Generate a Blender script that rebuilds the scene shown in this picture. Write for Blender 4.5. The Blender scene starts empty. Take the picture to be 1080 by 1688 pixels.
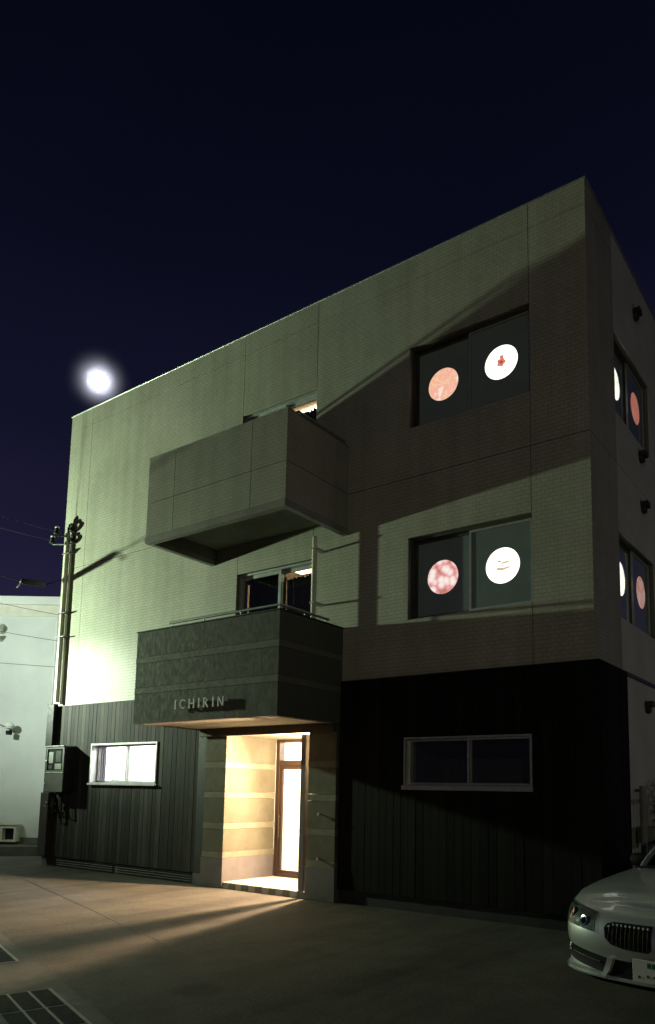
import bpy, math, random
from mathutils import Vector, Matrix
R = math.radians
random.seed(7)
scn = bpy.context.scene
COL = scn.collection

# ------------------------------------------------------------------ camera
cam_d = bpy.data.cameras.new('camera')
cam = bpy.data.objects.new('camera', cam_d); COL.objects.link(cam)
right = Vector((0.8112463, 0.58444078, 0.01756208))
up = Vector((0.05845839, -0.11095662, 0.99210445))
fwd = Vector((-0.58177493, 0.80381441, 0.12417862))
mw = Matrix((right, up, -fwd)).transposed().to_4x4()
mw.translation = Vector((2.794, -8.775, 1.6))
cam.matrix_world = mw
cam_d.sensor_fit = 'VERTICAL'; cam_d.sensor_height = 36.0; cam_d.sensor_width = 36.0
cam_d.lens = 1224.3 / 1688 * 36
cam_d.shift_x = -43.0 / 1688
cam_d.shift_y = 305.0 / 1688
cam_d.clip_end = 3000
scn.camera = cam

# ------------------------------------------------------------------ world: late dusk, the glow of the set sun behind the camera
world = bpy.data.worlds.new('World'); scn.world = world; world.use_nodes = True
nt = world.node_tree; nt.nodes.clear()
sky = nt.nodes.new('ShaderNodeTexSky'); sky.sky_type = 'NISHITA'; sky.sun_disc = False
sky.sun_elevation = R(-4.0); sky.sun_rotation = R(124)
sky.air_density = 1.0; sky.dust_density = 0.6; sky.ozone_density = 3.0
bg = nt.nodes.new('ShaderNodeBackground'); bg.inputs['Strength'].default_value = 0.10
wo = nt.nodes.new('ShaderNodeOutputWorld')
# the town's own glow: one even band round the whole horizon, fading upwards
tc = nt.nodes.new('ShaderNodeTexCoord'); sx = nt.nodes.new('ShaderNodeSeparateXYZ'); nt.links.new(tc.outputs['Generated'], sx.inputs[0])
rp = nt.nodes.new('ShaderNodeValToRGB'); el = rp.color_ramp.elements
for k, (p, c) in enumerate(((0.0, (.036, .031, .044)), (.22, (.0160, .0138, .042)), (.42, (.0060, .0060, .0185)), (.62, (.0023, .0027, .0082)), (.85, (.0010, .0013, .0040)))):
    if k > 1: el.new(p)
    el[k].position = p; el[k].color = (*c, 1)
nt.links.new(sx.outputs[2], rp.inputs[0])
mxw = nt.nodes.new('ShaderNodeMixRGB'); mxw.blend_type = 'ADD'; mxw.inputs[0].default_value = 1.0
sc_ = nt.nodes.new('ShaderNodeMixRGB'); sc_.blend_type = 'MULTIPLY'; sc_.inputs[0].default_value = 1.0
sc_.inputs[2].default_value = (10.0, 10.0, 10.0, 1); cn = nt.nodes.new('ShaderNodeTexNoise'); cn.inputs['Scale'].default_value = 2.2; cn.inputs['Detail'].default_value = 5; nt.links.new(tc.outputs['Generated'], cn.inputs['Vector'])
cr_ = nt.nodes.new('ShaderNodeMapRange'); cr_.inputs['From Min'].default_value = .3; cr_.inputs['From Max'].default_value = .7; cr_.inputs['To Min'].default_value = .84; cr_.inputs['To Max'].default_value = 1.14
nt.links.new(cn.outputs['Fac'], cr_.inputs[0])
cm = nt.nodes.new('ShaderNodeMixRGB'); cm.blend_type = 'MULTIPLY'; cm.inputs[0].default_value = 1.0
nt.links.new(rp.outputs[0], cm.inputs[1]); nt.links.new(cr_.outputs[0], cm.inputs[2]); nt.links.new(cm.outputs[0], sc_.inputs[1])
nt.links.new(sky.outputs[0], mxw.inputs[1]); nt.links.new(sc_.outputs[0], mxw.inputs[2])
nt.links.new(mxw.outputs[0], bg.inputs[0]); nt.links.new(bg.outputs[0], wo.inputs[0])

# moonlight (the moon stands behind the building, so it only rims the roof)
md = bpy.data.lights.new('moonlight', 'SUN'); md.energy = 0.012; md.angle = R(0.5); md.color = (0.9, 0.94, 1.0)
mo = bpy.data.objects.new('moonlight', md); COL.objects.link(mo)
MOON = Vector((-0.73286, 0.48796, 0.47414))
mo.rotation_euler = MOON.to_track_quat('Z', 'Y').to_euler()

scn.view_settings.view_transform = 'Standard'; scn.view_settings.look = 'None'
scn.view_settings.exposure = 0.0; scn.view_settings.gamma = 1.0
scn.render.engine = 'CYCLES'
scn.cycles.use_denoising = True
scn.cycles.max_bounces = 6; scn.cycles.diffuse_bounces = 4; scn.cycles.transparent_max_bounces = 12
scn.cycles.caustics_reflective = False; scn.cycles.caustics_refractive = False
scn.cycles.sample_clamp_indirect = 4.0

# ------------------------------------------------------------------ materials
def newmat(name):
    m = bpy.data.materials.new(name); m.use_nodes = True
    n = m.node_tree; b = n.nodes['Principled BSDF']
    return m, n, b
def L(n, a, b): n.links.new(a, b)
def coord(n, kind='Object', scale=(1, 1, 1), rot=(0, 0, 0)):
    t = n.nodes.new('ShaderNodeTexCoord'); mp = n.nodes.new('ShaderNodeMapping')
    mp.inputs['Scale'].default_value = scale; mp.inputs['Rotation'].default_value = rot
    L(n, t.outputs[kind], mp.inputs[0]); return mp.outputs[0]
def noise(n, vec, scale, detail=4, rough=0.55):
    t = n.nodes.new('ShaderNodeTexNoise'); t.inputs['Scale'].default_value = scale
    t.inputs['Detail'].default_value = detail; t.inputs['Roughness'].default_value = rough
    L(n, vec, t.inputs['Vector']); return t.outputs['Fac']
def ramp(n, fac, stops):
    r = n.nodes.new('ShaderNodeValToRGB'); e = r.color_ramp.elements
    while len(e) < len(stops): e.new(0.5)
    for i, (p, c) in enumerate(stops):
        e[i].position = p; e[i].color = (*c, 1) if len(c) == 3 else c
    L(n, fac, r.inputs[0]); return r.outputs[0]
def mixc(n, fac, a, b, mode='MIX'):
    m = n.nodes.new('ShaderNodeMixRGB'); m.blend_type = mode
    for s, v in ((0, fac), (1, a), (2, b)):
        if hasattr(v, 'is_linked'): L(n, v, m.inputs[s])
        else: m.inputs[s].default_value = v if s == 0 else (*v, 1)
    return m.outputs[0]
def bump(n, h, dist, strength=1.0, b=None):
    t = n.nodes.new('ShaderNodeBump'); t.inputs['Distance'].default_value = dist
    t.inputs['Strength'].default_value = strength
    L(n, h, t.inputs['Height'])
    if b is not None: L(n, t.outputs[0], b.inputs['Normal'])
    return t.outputs[0]
def varied(name, c1, c2, scale=6, rough=0.7, metal=0.0, stretch=(1, 1, 1), bdist=0.0, rand=0.0, spec=0.5):
    """a surface whose colour drifts between two tones, with fine relief"""
    m, n, b = newmat(name)
    v = coord(n, 'Object', stretch)
    f = noise(n, v, scale, 6, 0.6)
    col = ramp(n, f, [(0.3, c1), (0.7, c2)])
    if rand:
        oi = n.nodes.new('ShaderNodeObjectInfo')
        k = ramp(n, oi.outputs['Random'], [(0, (1 - rand,) * 3), (1, (1 + rand,) * 3)])
        col = mixc(n, 1.0, col, k, 'MULTIPLY')
    L(n, col, b.inputs['Base Color'])
    rr = ramp(n, noise(n, v, scale * 3.1, 3), [(0.3, (max(rough - 0.12, 0.03),) * 3), (0.7, (min(rough + 0.1, 1),) * 3)])
    L(n, rr, b.inputs['Roughness'])
    b.inputs['Metallic'].default_value = metal
    b.inputs['Specular IOR Level'].default_value = spec
    if bdist: bump(n, noise(n, v, scale * 8, 5), bdist, 1.0, b)
    return m
def emit(name, col, s):
    m = bpy.data.materials.new(name); m.use_nodes = True; n = m.node_tree; n.nodes.clear()
    e = n.nodes.new('ShaderNodeEmission'); o = n.nodes.new('ShaderNodeOutputMaterial')
    e.inputs[0].default_value = (*col, 1); e.inputs[1].default_value = s
    L(n, e.outputs[0], o.inputs[0]); return m
def tile_mat(name, axis):
    """glazed-off beige brick tiles 95 x 45 mm; axis 'x' for the front, 'y' for the side"""
    m, n, b = newmat(name)
    t = n.nodes.new('ShaderNodeTexCoord'); s = n.nodes.new('ShaderNodeSeparateXYZ'); L(n, t.outputs['Object'], s.inputs[0])
    c = n.nodes.new('ShaderNodeCombineXYZ')
    L(n, s.outputs[0 if axis == 'x' else 1], c.inputs[0]); L(n, s.outputs[2], c.inputs[1])
    br = n.nodes.new('ShaderNodeTexBrick'); L(n, c.outputs[0], br.inputs[0])
    br.inputs['Scale'].default_value = 1.0; br.inputs['Brick Width'].default_value = 0.108
    br.inputs['Row Height'].default_value = 0.054; br.inputs['Mortar Size'].default_value = 0.0045
    br.inputs['Mortar Smooth'].default_value = 0.3; br.inputs['Bias'].default_value = 0.0
    br.inputs['Color1'].default_value = (0.455, 0.438, 0.375, 1); br.inputs['Color2'].default_value = (0.42, 0.404, 0.345, 1)
    br.inputs['Mortar'].default_value = (0.315, 0.303, 0.258, 1)
    f = noise(n, t.outputs['Object'], 0.55, 5, 0.6)
    k = ramp(n, f, [(0.3, (0.80, 0.80, 0.79)), (0.7, (1.08, 1.08, 1.07))])
    st = noise(n, coord(n, 'Object', (5, 5, 0.35)), 1.0, 4)
    k2 = ramp(n, st, [(0.35, (0.88, 0.88, 0.86)), (0.62, (1.0, 1.0, 1.0))])
    col = mixc(n, 1.0, br.outputs['Color'], k, 'MULTIPLY'); col = mixc(n, 1.0, col, k2, 'MULTIPLY')
    L(n, col, b.inputs['Base Color']); b.inputs['Roughness'].default_value = 0.62
    b.inputs['Specular IOR Level'].default_value = 0.25
    inv = n.nodes.new('ShaderNodeMath'); inv.operation = 'SUBTRACT'; inv.inputs[0].default_value = 1.0
    L(n, br.outputs['Fac'], inv.inputs[1])
    ad = n.nodes.new('ShaderNodeMath'); ad.operation = 'MULTIPLY_ADD'; L(n, noise(n, t.outputs['Object'], 55, 3), ad.inputs[0])
    ad.inputs[1].default_value = 0.5; L(n, inv.outputs[0], ad.inputs[2])
    bump(n, ad.outputs[0], 0.0018, 1.0, b)
    return m
def board_mat(name, lo, hi, stretch):
    m, n, b = newmat(name)
    v = coord(n, 'Object', stretch)
    oi = n.nodes.new('ShaderNodeObjectInfo')
    off = n.nodes.new('ShaderNodeVectorMath'); off.operation = 'ADD'
    cmb = n.nodes.new('ShaderNodeCombineXYZ')
    mu = n.nodes.new('ShaderNodeMath'); mu.operation = 'MULTIPLY'; mu.inputs[1].default_value = 37.0
    L(n, oi.outputs['Random'], mu.inputs[0]); L(n, mu.outputs[0], cmb.inputs[2]); L(n, mu.outputs[0], cmb.inputs[0])
    L(n, v, off.inputs[0]); L(n, cmb.outputs[0], off.inputs[1])
    f = noise(n, off.outputs[0], 6, 8, 0.65)
    col = ramp(n, f, [(0.28, lo), (0.75, hi)])
    k = ramp(n, oi.outputs['Random'], [(0, (0.62,) * 3), (0.5, (0.95,) * 3), (1, (1.5, 1.46, 1.4))])
    col = mixc(n, 1.0, col, k, 'MULTIPLY')
    L(n, col, b.inputs['Base Color']); b.inputs['Roughness'].default_value = 0.72
    b.inputs['Specular IOR Level'].default_value = 0.10
    bump(n, noise(n, off.outputs[0], 16, 6, 0.7), 0.004, 1.0, b)
    return m
M = {}
M['tile_x'] = tile_mat('beige_brick_tile', 'x'); M['tile_y'] = tile_mat('beige_brick_tile_return', 'y')
M['core'] = varied('joint_sealant', (.15, .147, .125), (.21, .205, .175), 5, .9)
M['alc'] = varied('painted_panel', (.44, .45, .41), (.56, .57, .52), 1.2, .8, bdist=.002)
M['board'] = board_mat('charred_board', (.024, .024, .021), (.068, .067, .059), (9, 9, .55))
M['board_dk'] = board_mat('dark_board', (.005, .005, .0043), (.0125, .012, .0108), (9, 9, .55))  # darker copy of the board colour, for the boards right of the porch
M['band'] = varied('dark_plaster', (.102, .103, .086), (.117, .117, .098), 4, .85, stretch=(1.6, 1.6, .9), bdist=.0012)
M['band_line'] = varied('pale_plaster', (.15, .148, .122), (.19, .187, .157), 6, .85, bdist=.0012)
M['porch_band'] = varied('tan_plaster', (.085, .081, .056), (.118, .112, .077), 3.2, .85, bdist=.004)
M['porch_line'] = varied('light_tan_plaster', (.14, .134, .098), (.185, .176, .13), 5, .85, bdist=.003)
M['dado'] = varied('mauve_plaster', (.10, .094, .098), (.135, .126, .131), 4, .85, bdist=.003)
M['ceil'] = varied('porch_ceiling_paint', (.62, .58, .48), (.70, .66, .56), 3, .8)
M['alu'] = varied('aluminium', (.42, .43, .42), (.56, .57, .56), 9, .42, .55)
M['alu_dk'] = varied('bronze_aluminium', (.07, .068, .06), (.11, .105, .095), 9, .45, .4)
M['steel'] = varied('galvanised_steel', (.34, .35, .34), (.52, .53, .52), 14, .45, .8)
M['letter'] = varied('brushed_letter', (.78, .79, .76), (.86, .87, .84), 20, .45, .0)
M['panel'] = varied('blue_grey_board', (.34, .40, .41), (.41, .47, .475), 3, .6)
M['wood'] = varied('brown_timber', (.030, .018, .012), (.055, .032, .020), 4, .45, stretch=(9, 9, .7), bdist=.002)
M['darkwood'] = varied('dark_timber', (.030, .024, .018), (.055, .044, .034), 4, .7, stretch=(6, 6, .7), bdist=.002)
M['conc'] = varied('weathered_concrete', (.22, .215, .195), (.33, .32, .29), 2.2, .9, bdist=.004)
M['kerb'] = varied('dark_kerb', (.09, .09, .08), (.15, .15, .13), 4, .9, bdist=.004)
M['white'] = varied('white_paint', (.68, .69, .65), (.78, .79, .75), 1.1, .7)
M['white_wall'] = varied('white_render', (.58, .60, .57), (.72, .74, .70), .7, .85, bdist=.004)
M['cream'] = varied('cream_conduit', (.62, .60, .50), (.74, .72, .60), 4, .5)
M['greyplastic'] = varied('grey_plastic', (.16, .16, .155), (.22, .22, .21), 5, .5)
M['boxgrey'] = varied('meter_box_grey', (.085, .085, .076), (.125, .125, .112), 5, .6)
M['black'] = varied('black_plastic', (.008, .008, .008), (.017, .017, .017), 8, .62, spec=.2)
M['rubber'] = varied('tyre_rubber', (.012, .012, .012), (.025, .025, .025), 10, .85)
M['curtain'] = varied('dark_curtain', (.020, .018, .020), (.045, .038, .040), 3, .9)
M['roomwall'] = varied('room_wallpaper', (.72, .70, .66), (.80, .78, .74), 2, .9)
M['lilac'] = varied('lilac_blind', (.40, .38, .58), (.50, .48, .68), 3, .8)
M['floor_tile'] = varied('porch_floor_tile', (.50, .48, .43), (.60, .58, .52), 6, .55)
M['riser_dk'] = varied('dark_riser_tile', (.10, .098, .085), (.14, .137, .12), 6, .6)
M['riser_lt'] = varied('light_riser_tile', (.24, .235, .20), (.31, .30, .26), 6, .6)
M['slate'] = varied('slate_paver', (.008, .0085, .0095), (.018, .019, .0205), 7, .9, rand=.25, bdist=.003, spec=.08)
M['strip'] = varied('dull_concrete', (.060, .060, .054), (.095, .094, .085), 3, .9, bdist=.003)
M['grout'] = varied('pale_joint', (.30, .30, .28), (.42, .42, .39), 10, .9)
M['leaf'] = varied('leaf', (.035, .075, .02), (.08, .15, .04), 9, .6, rand=.3)
M['stem'] = varied('stem', (.06, .045, .03), (.10, .08, .05), 9, .8)
M['plate'] = varied('plate_white', (.62, .64, .58), (.72, .74, .68), 6, .5)
M['plate_green'] = varied('plate_green_paint', (.02, .10, .05), (.03, .13, .07), 6, .5)
M['chrome'] = varied('chrome', (.75, .76, .76), (.85, .86, .86), 6, .12, 1.0)
M['vent'] = varied('dark_vent', (.015, .015, .015), (.03, .03, .03), 6, .6)
def car_paint():
    m, n, b = newmat('silver_car_paint')
    v = coord(n); f = noise(n, v, 900, 2)
    L(n, ramp(n, f, [(.3, (.68, .70, .705)), (.7, (.76, .78, .785))]), b.inputs['Base Color'])
    b.inputs['Metallic'].default_value = 0.62; b.inputs['Roughness'].default_value = 0.34
    b.inputs['Coat Weight'].default_value = 0.8; b.inputs['Coat Roughness'].default_value = 0.06
    return m
M['car'] = car_paint()
def glass(name, tint=(1, 1, 1), gloss=0.10, rough=0.02):
    m = bpy.data.materials.new(name); m.use_nodes = True; n = m.node_tree; n.nodes.clear()
    o = n.nodes.new('ShaderNodeOutputMaterial'); mx = n.nodes.new('ShaderNodeMixShader')
    t = n.nodes.new('ShaderNodeBsdfTransparent'); t.inputs[0].default_value = (*tint, 1)
    g = n.nodes.new('ShaderNodeBsdfGlossy'); g.inputs['Roughness'].default_value = rough
    fr = n.nodes.new('ShaderNodeFresnel'); ge = n.nodes.new('ShaderNodeNewGeometry')
    io = n.nodes.new('ShaderNodeMapRange'); io.inputs['To Min'].default_value = 1.45; io.inputs['To Max'].default_value = 1 / 1.45
    L(n, ge.outputs['Backfacing'], io.inputs[0]); L(n, io.outputs[0], fr.inputs[0])
    L(n, fr.outputs[0], mx.inputs[0]); L(n, t.outputs[0], mx.inputs[1]); L(n, g.outputs[0], mx.inputs[2]); L(n, mx.outputs[0], o.inputs[0])
    return m
M['glass'] = glass('window_glass', (.93, .95, .94))
M['glass_dk'] = glass('tinted_glass', (.10, .11, .11))
M['lens'] = glass('headlamp_lens', (.80, .82, .82))
def ground_mat():
    m, n, b = newmat('forecourt_surface')
    v = coord(n)
    agg = noise(n, v, 34, 5, .8)
    big = noise(n, v, .35, 6, .6)
    fine = noise(n, v, 2.6, 6, .65)
    col = ramp(n, big, [(.3, (.074, .068, .058)), (.7, (.116, .107, .091))])
    col = mixc(n, 1.0, col, ramp(n, fine, [(.3, (.78, .78, .78)), (.72, (1.2, 1.2, 1.2))]), 'MULTIPLY')
    col = mixc(n, 1.0, col, ramp(n, agg, [(.3, (.50, .50, .50)), (.72, (1.55, 1.55, 1.52))]), 'MULTIPLY')
    # tyre-worn lanes, oil spots and hairline cracks
    wear = noise(n, coord(n, 'Object', (1.4, .16, 1), (0, 0, R(4))), 1.1, 5, .6)
    col = mixc(n, 1.0, col, ramp(n, wear, [(.36, (.66, .66, .67)), (.52, (1.0, 1.0, 1.0)), (.66, (1.14, 1.13, 1.1))]), 'MULTIPLY')
    spot = n.nodes.new('ShaderNodeTexVoronoi'); spot.inputs['Scale'].default_value = .62; spot.inputs['Randomness'].default_value = 1.0
    wv = n.nodes.new('ShaderNodeMixRGB'); wv.inputs[0].default_value = .12; L(n, v, wv.inputs[1])
    nz = n.nodes.new('ShaderNodeTexNoise'); nz.inputs['Scale'].default_value = 5.0; L(n, v, nz.inputs['Vector']); L(n, nz.outputs['Color'], wv.inputs[2]); L(n, wv.outputs[0], spot.inputs['Vector'])
    col = mixc(n, 1.0, col, ramp(n, spot.outputs['Distance'], [(.07, (.50, .50, .50)), (.14, (1, 1, 1))]), 'MULTIPLY')
    ck = n.nodes.new('ShaderNodeTexVoronoi'); ck.feature = 'DISTANCE_TO_EDGE'; ck.inputs['Scale'].default_value = .33; L(n, wv.outputs[0], ck.inputs['Vector'])
    crack = ramp(n, ck.outputs['Distance'], [(.001, (.78, .78, .78)), (.004, (1, 1, 1))])
    col = mixc(n, 1.0, col, crack, 'MULTIPLY')
    L(n, col, b.inputs['Base Color']); b.inputs['Roughness'].default_value = .85
    b.inputs['Specular IOR Level'].default_value = .25
    bump(n, agg, .009, 1.0, b)
    return m
M['ground'] = ground_mat()

# ------------------------------------------------------------------ mesh helpers
class MB:
    def __init__(s): s.v = []; s.f = []; s.smooth = False
    def add(s, vs, fs):
        o = len(s.v); s.v += [tuple(p) for p in vs]; s.f += [tuple(i + o for i in f) for f in fs]; return s
    def box(s, x0, x1, y0, y1, z0, z1, bev=0.0):
        if bev <= 0:
            vs = [(x, y, z) for x in (x0, x1) for y in (y0, y1) for z in (z0, z1)]
            return s.add(vs, [(0, 1, 3, 2), (4, 6, 7, 5), (0, 4, 5, 1), (2, 3, 7, 6), (0, 2, 6, 4), (1, 5, 7, 3)])
        b = min(bev, (x1 - x0) * .45, (y1 - y0) * .45, (z1 - z0) * .45)
        c = [(x0, x1), (y0, y1), (z0, z1)]; vs = []; idx = {}
        for sx in (0, 1):
            for sy in (0, 1):
                for sz in (0, 1):
                    base = [c[0][sx], c[1][sy], c[2][sz]]; inn = [base[0] + (b if sx == 0 else -b), base[1] + (b if sy == 0 else -b), base[2] + (b if sz == 0 else -b)]
                    for ax in range(3):
                        p = list(inn); p[ax] = base[ax]; idx[(sx, sy, sz, ax)] = len(vs); vs.append(p)
        fs = []
        for ax in range(3):
            o1, o2 = [a for a in range(3) if a != ax]
            for sd in (0, 1):
                q = []
                for a, bb in ((0, 0), (1, 0), (1, 1), (0, 1)):
                    k = [0, 0, 0]; k[ax] = sd; k[o1] = a; k[o2] = bb; q.append(idx[(*k, ax)])
                fs.append(q)
        for ax in range(3):
            o1, o2 = [a for a in range(3) if a != ax]
            for a in (0, 1):
                for bb in (0, 1):
                    k0 = [0, 0, 0]; k0[o1] = a; k0[o2] = bb; k1 = list(k0); k1[ax] = 1
                    fs.append([idx[(*k0, o1)], idx[(*k1, o1)], idx[(*k1, o2)], idx[(*k0, o2)]])
        for sx in (0, 1):
            for sy in (0, 1):
                for sz in (0, 1): fs.append([idx[(sx, sy, sz, a)] for a in range(3)])
        return s.add(vs, fs)
    def tube(s, pts, r, n=10, caps=True):
        pts = [Vector(p) for p in pts]; rs = r if isinstance(r, (list, tuple)) else [r] * len(pts)
        rings = []
        for i, p in enumerate(pts):
            t = (pts[min(i + 1, len(pts) - 1)] - pts[max(i - 1, 0)]).normalized()
            a = Vector((0, 0, 1)) if abs(t.z) < .9 else Vector((1, 0, 0))
            u = t.cross(a).normalized(); w = t.cross(u)
            rings.append([p + (u * math.cos(2 * math.pi * k / n) + w * math.sin(2 * math.pi * k / n)) * rs[i] for k in range(n)])
        vs = [q for rg in rings for q in rg]; fs = []
        for i in range(len(pts) - 1):
            for k in range(n): fs.append((i * n + k, i * n + (k + 1) % n, (i + 1) * n + (k + 1) % n, (i + 1) * n + k))
        if caps: fs.append(tuple(range(n))); fs.append(tuple((len(pts) - 1) * n + k for k in range(n)))
        s.smooth = True
        return s.add(vs, fs)
    def grid(s, rows):
        n = len(rows[0]); vs = [p for r in rows for p in r]
        return s.add(vs, [(i * n + j, i * n + j + 1, (i + 1) * n + j + 1, (i + 1) * n + j) for i in range(len(rows) - 1) for j in range(n - 1)])
    def prism(s, poly, axis, a, b):
        """extrude a 2-D polygon along an axis; poly is given in the other two axes in order"""
        n = len(poly)
        def P(p, t):
            q = [0, 0, 0]; o = [k for k in range(3) if k != axis]; q[o[0]], q[o[1]] = p; q[axis] = t; return q
        vs = [P(p, a) for p in poly] + [P(p, b) for p in poly]
        return s.add(vs, [tuple(range(n)), tuple(range(n, 2 * n))] + [(i, (i + 1) % n, n + (i + 1) % n, n + i) for i in range(n)])
    def slab(s, axis, x0, x1, z0, z1, d0, d1, holes):
        """wall slab with rectangular holes and closed reveals; axis 1: lies in X-Z, axis 0: lies in Y-Z"""
        xs = sorted({x0, x1, *[min(max(h[k], x0), x1) for h in holes for k in (0, 1)]})
        zs = sorted({z0, z1, *[min(max(h[k], z0), z1) for h in holes for k in (2, 3)]})
        def solid(i, j):
            if not (0 <= i < len(xs) - 1 and 0 <= j < len(zs) - 1): return False
            cx = (xs[i] + xs[i + 1]) / 2; cz = (zs[j] + zs[j + 1]) / 2
            return not any(h[0] < cx < h[1] and h[2] < cz < h[3] for h in holes)
        def P(x, d, z): return (x, d, z) if axis == 1 else (d, x, z)
        for i in range(len(xs) - 1):
            for j in range(len(zs) - 1):
                if not solid(i, j): continue
                a, b, c, e = xs[i], xs[i + 1], zs[j], zs[j + 1]
                for d in (d0, d1): s.add([P(a, d, c), P(b, d, c), P(b, d, e), P(a, d, e)], [(0, 1, 2, 3)])
                if not solid(i - 1, j): s.add([P(a, d0, c), P(a, d1, c), P(a, d1, e), P(a, d0, e)], [(0, 1, 2, 3)])
                if not solid(i + 1, j): s.add([P(b, d0, c), P(b, d1, c), P(b, d1, e), P(b, d0, e)], [(0, 1, 2, 3)])
                if not solid(i, j - 1): s.add([P(a, d0, c), P(b, d0, c), P(b, d1, c), P(a, d1, c)], [(0, 1, 2, 3)])
                if not solid(i, j + 1): s.add([P(a, d0, e), P(b, d0, e), P(b, d1, e), P(a, d1, e)], [(0, 1, 2, 3)])
        return s
    def frame(s, x0, x1, z0, z1, y0, y1, w, axis=1):
        if axis == 1:
            s.box(x0, x1, y0, y1, z0, z0 + w); s.box(x0, x1, y0, y1, z1 - w, z1)
            s.box(x0, x0 + w, y0 + .001, y1 - .001, z0 + w, z1 - w); s.box(x1 - w, x1, y0 + .001, y1 - .001, z0 + w, z1 - w)
        else:
            s.box(y0, y1, x0, x1, z0, z0 + w); s.box(y0, y1, x0, x1, z1 - w, z1)
            s.box(y0 + .001, y1 - .001, x0, x0 + w, z0 + w, z1 - w); s.box(y0 + .001, y1 - .001, x1 - w, x1, z0 + w, z1 - w)
        return s
    def lathe(s, prof, c, axis='x', n=24):
        rings = []
        for (a, r) in prof:
            rg = []
            for k in range(n):
                t = 2 * math.pi * k / n
                if axis == 'x': rg.append((c[0] + a, c[1] + r * math.cos(t), c[2] + r * math.sin(t)))
                elif axis == 'y': rg.append((c[0] + r * math.cos(t), c[1] + a, c[2] + r * math.sin(t)))
                else: rg.append((c[0] + r * math.cos(t), c[1] + r * math.sin(t), c[2] + a))
            rings.append(rg)
        vs = [p for r in rings for p in r]
        fs = [(i * n + k, i * n + (k + 1) % n, (i + 1) * n + (k + 1) % n, (i + 1) * n + k) for i in range(len(rings) - 1) for k in range(n)]
        fs += [tuple(range(n)), tuple((len(rings) - 1) * n + k for k in range(n))]
        s.smooth = True
        return s.add(vs, fs)
    def mesh(s, name):
        me = bpy.data.meshes.new(name); me.from_pydata(s.v, [], s.f)
        import bmesh
        bm = bmesh.new(); bm.from_mesh(me)
        bmesh.ops.remove_doubles(bm, verts=bm.verts, dist=1e-5)
        bmesh.ops.recalc_face_normals(bm, faces=bm.faces); bm.to_mesh(me); bm.free()
        if s.smooth:
            for p in me.polygons: p.use_smooth = True
            try: me.set_sharp_from_angle(angle=R(38))
            except Exception: pass
        return me
    def build(s, name, mat, parent=None, loc=None):
        o = bpy.data.objects.new(name, s.mesh(name)); COL.objects.link(o)
        o.data.materials.append(M[mat] if isinstance(mat, str) else mat)
        if parent: o.parent = parent
        if loc: o.location = loc
        return o
def tag(o, label, cat, group=None):
    o['label'] = label; o['category'] = cat
    if group: o['group'] = group
    return o
def thing(name, label, cat, loc=(0, 0, 0), group=None, rz=0):
    o = bpy.data.objects.new(name, None); COL.objects.link(o); o.location = loc; o.rotation_euler = (0, 0, rz)
    o.empty_display_size = .2
    return tag(o, label, cat, group)
def part(name, parent):
    o = bpy.data.objects.new(name, None); COL.objects.link(o); o.parent = parent; return o
def struct(o): o['kind'] = 'structure'; return o
def box(name, mat, parent, x0, x1, y0, y1, z0, z1, bev=0.0): return MB().box(x0, x1, y0, y1, z0, z1, bev).build(name, mat, parent)

# ------------------------------------------------------------------ ground, pavement, sky dome is the world
g = MB(); N = 24
rows = []
for i in range(N + 1):
    rows.append([(-400 + 800 * i / N, -300 + 800 * j / N, 0.0) for j in range(N + 1)])
struct(g.grid(rows).build('ground', 'ground'))
# pavement strip along the street: runs along T, rows across NN
T = Vector((.95, -.312, 0)).normalized(); NN = Vector((.312, .95, 0)).normalized()
RZ = math.atan2(T.y, T.x)
pv = bpy.data.objects.new('pavement', None); COL.objects.link(pv); pv.rotation_euler = (0, 0, RZ); struct(pv)
# local frame of the pavement: x along T, y along NN
box('concrete_strip', 'strip', pv, -14, 14, -6.46, -5.66, -.05, .006)
tile_me = MB().box(0, .515, 0, .132, 0, .008, .003).mesh('paver')
tile_me.materials.append(M['slate'])
for blk in range(-6, 7):
    bx = -.90 + blk * 2.65
    MB().box(bx - .014, bx + 1.545, -6.250, -5.785, .0065, .0105).build('joint_bed', 'grout', pv)
    for c in range(3):
        for r in range(3):
            o = bpy.data.objects.new('paver', tile_me); COL.objects.link(o); o.parent = pv
            o.location = (bx + c * .515, -5.945 - r * .152, .0055)
            o.scale = (.955, 1.0, 1.0)
box('kerb', 'kerb', pv, -14, 14, -6.64, -6.47, -.1, .012, .006)
# cast joint across the forecourt
joint = box('expansion_joint', 'vent', None, -9, 1.0, -.011, .011, -.01, .003); struct(joint)
joint.location = (-3.45, -3.46, 0); joint.rotation_euler = (0, 0, math.atan2(-1.67, 5.13))

# ------------------------------------------------------------------ the building
XL = -11.26; H = 9.55; DEP = 9.0
B = thing('apartment_building', 'three-storey building of beige brick tiles over dark boards, lit from the left', 'building', (0, 0, 0))
W3 = (-2.64, -.78, 6.86, 8.12); W2 = (-2.64, -.78, 4.0, 5.2)
D3 = (-6.05, -4.4, 6.2, 8.06); D2 = (-6.05, -4.4, 3.32, 5.2)
G1 = (-9.75, -7.8, 1.63, 2.40); G2 = (-2.64, -.78, 1.66, 2.33)
PO = (-6.49, -3.77, -1, 2.56)
S3 = (1.12, 2.96, 6.86, 8.06); S2 = (1.12, 2.96, 3.95, 5.14)
MB().slab(1, XL, -.021, .02, H - .05, .021, .26, [W3, W2, D3, D2, G1, G2, PO]).build('wall', 'core', B)
MB().slab(0, .2615, DEP, .02, H - .05, -.26, -.021, [S3, S2]).build('wall', 'core', B)
box('wall', 'alc', B, XL, XL + .2, .262, DEP, .02, H - .05)
box('wall', 'alc', B, XL + .201, -.262, DEP - .2, DEP, .02, H - .05)
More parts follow.
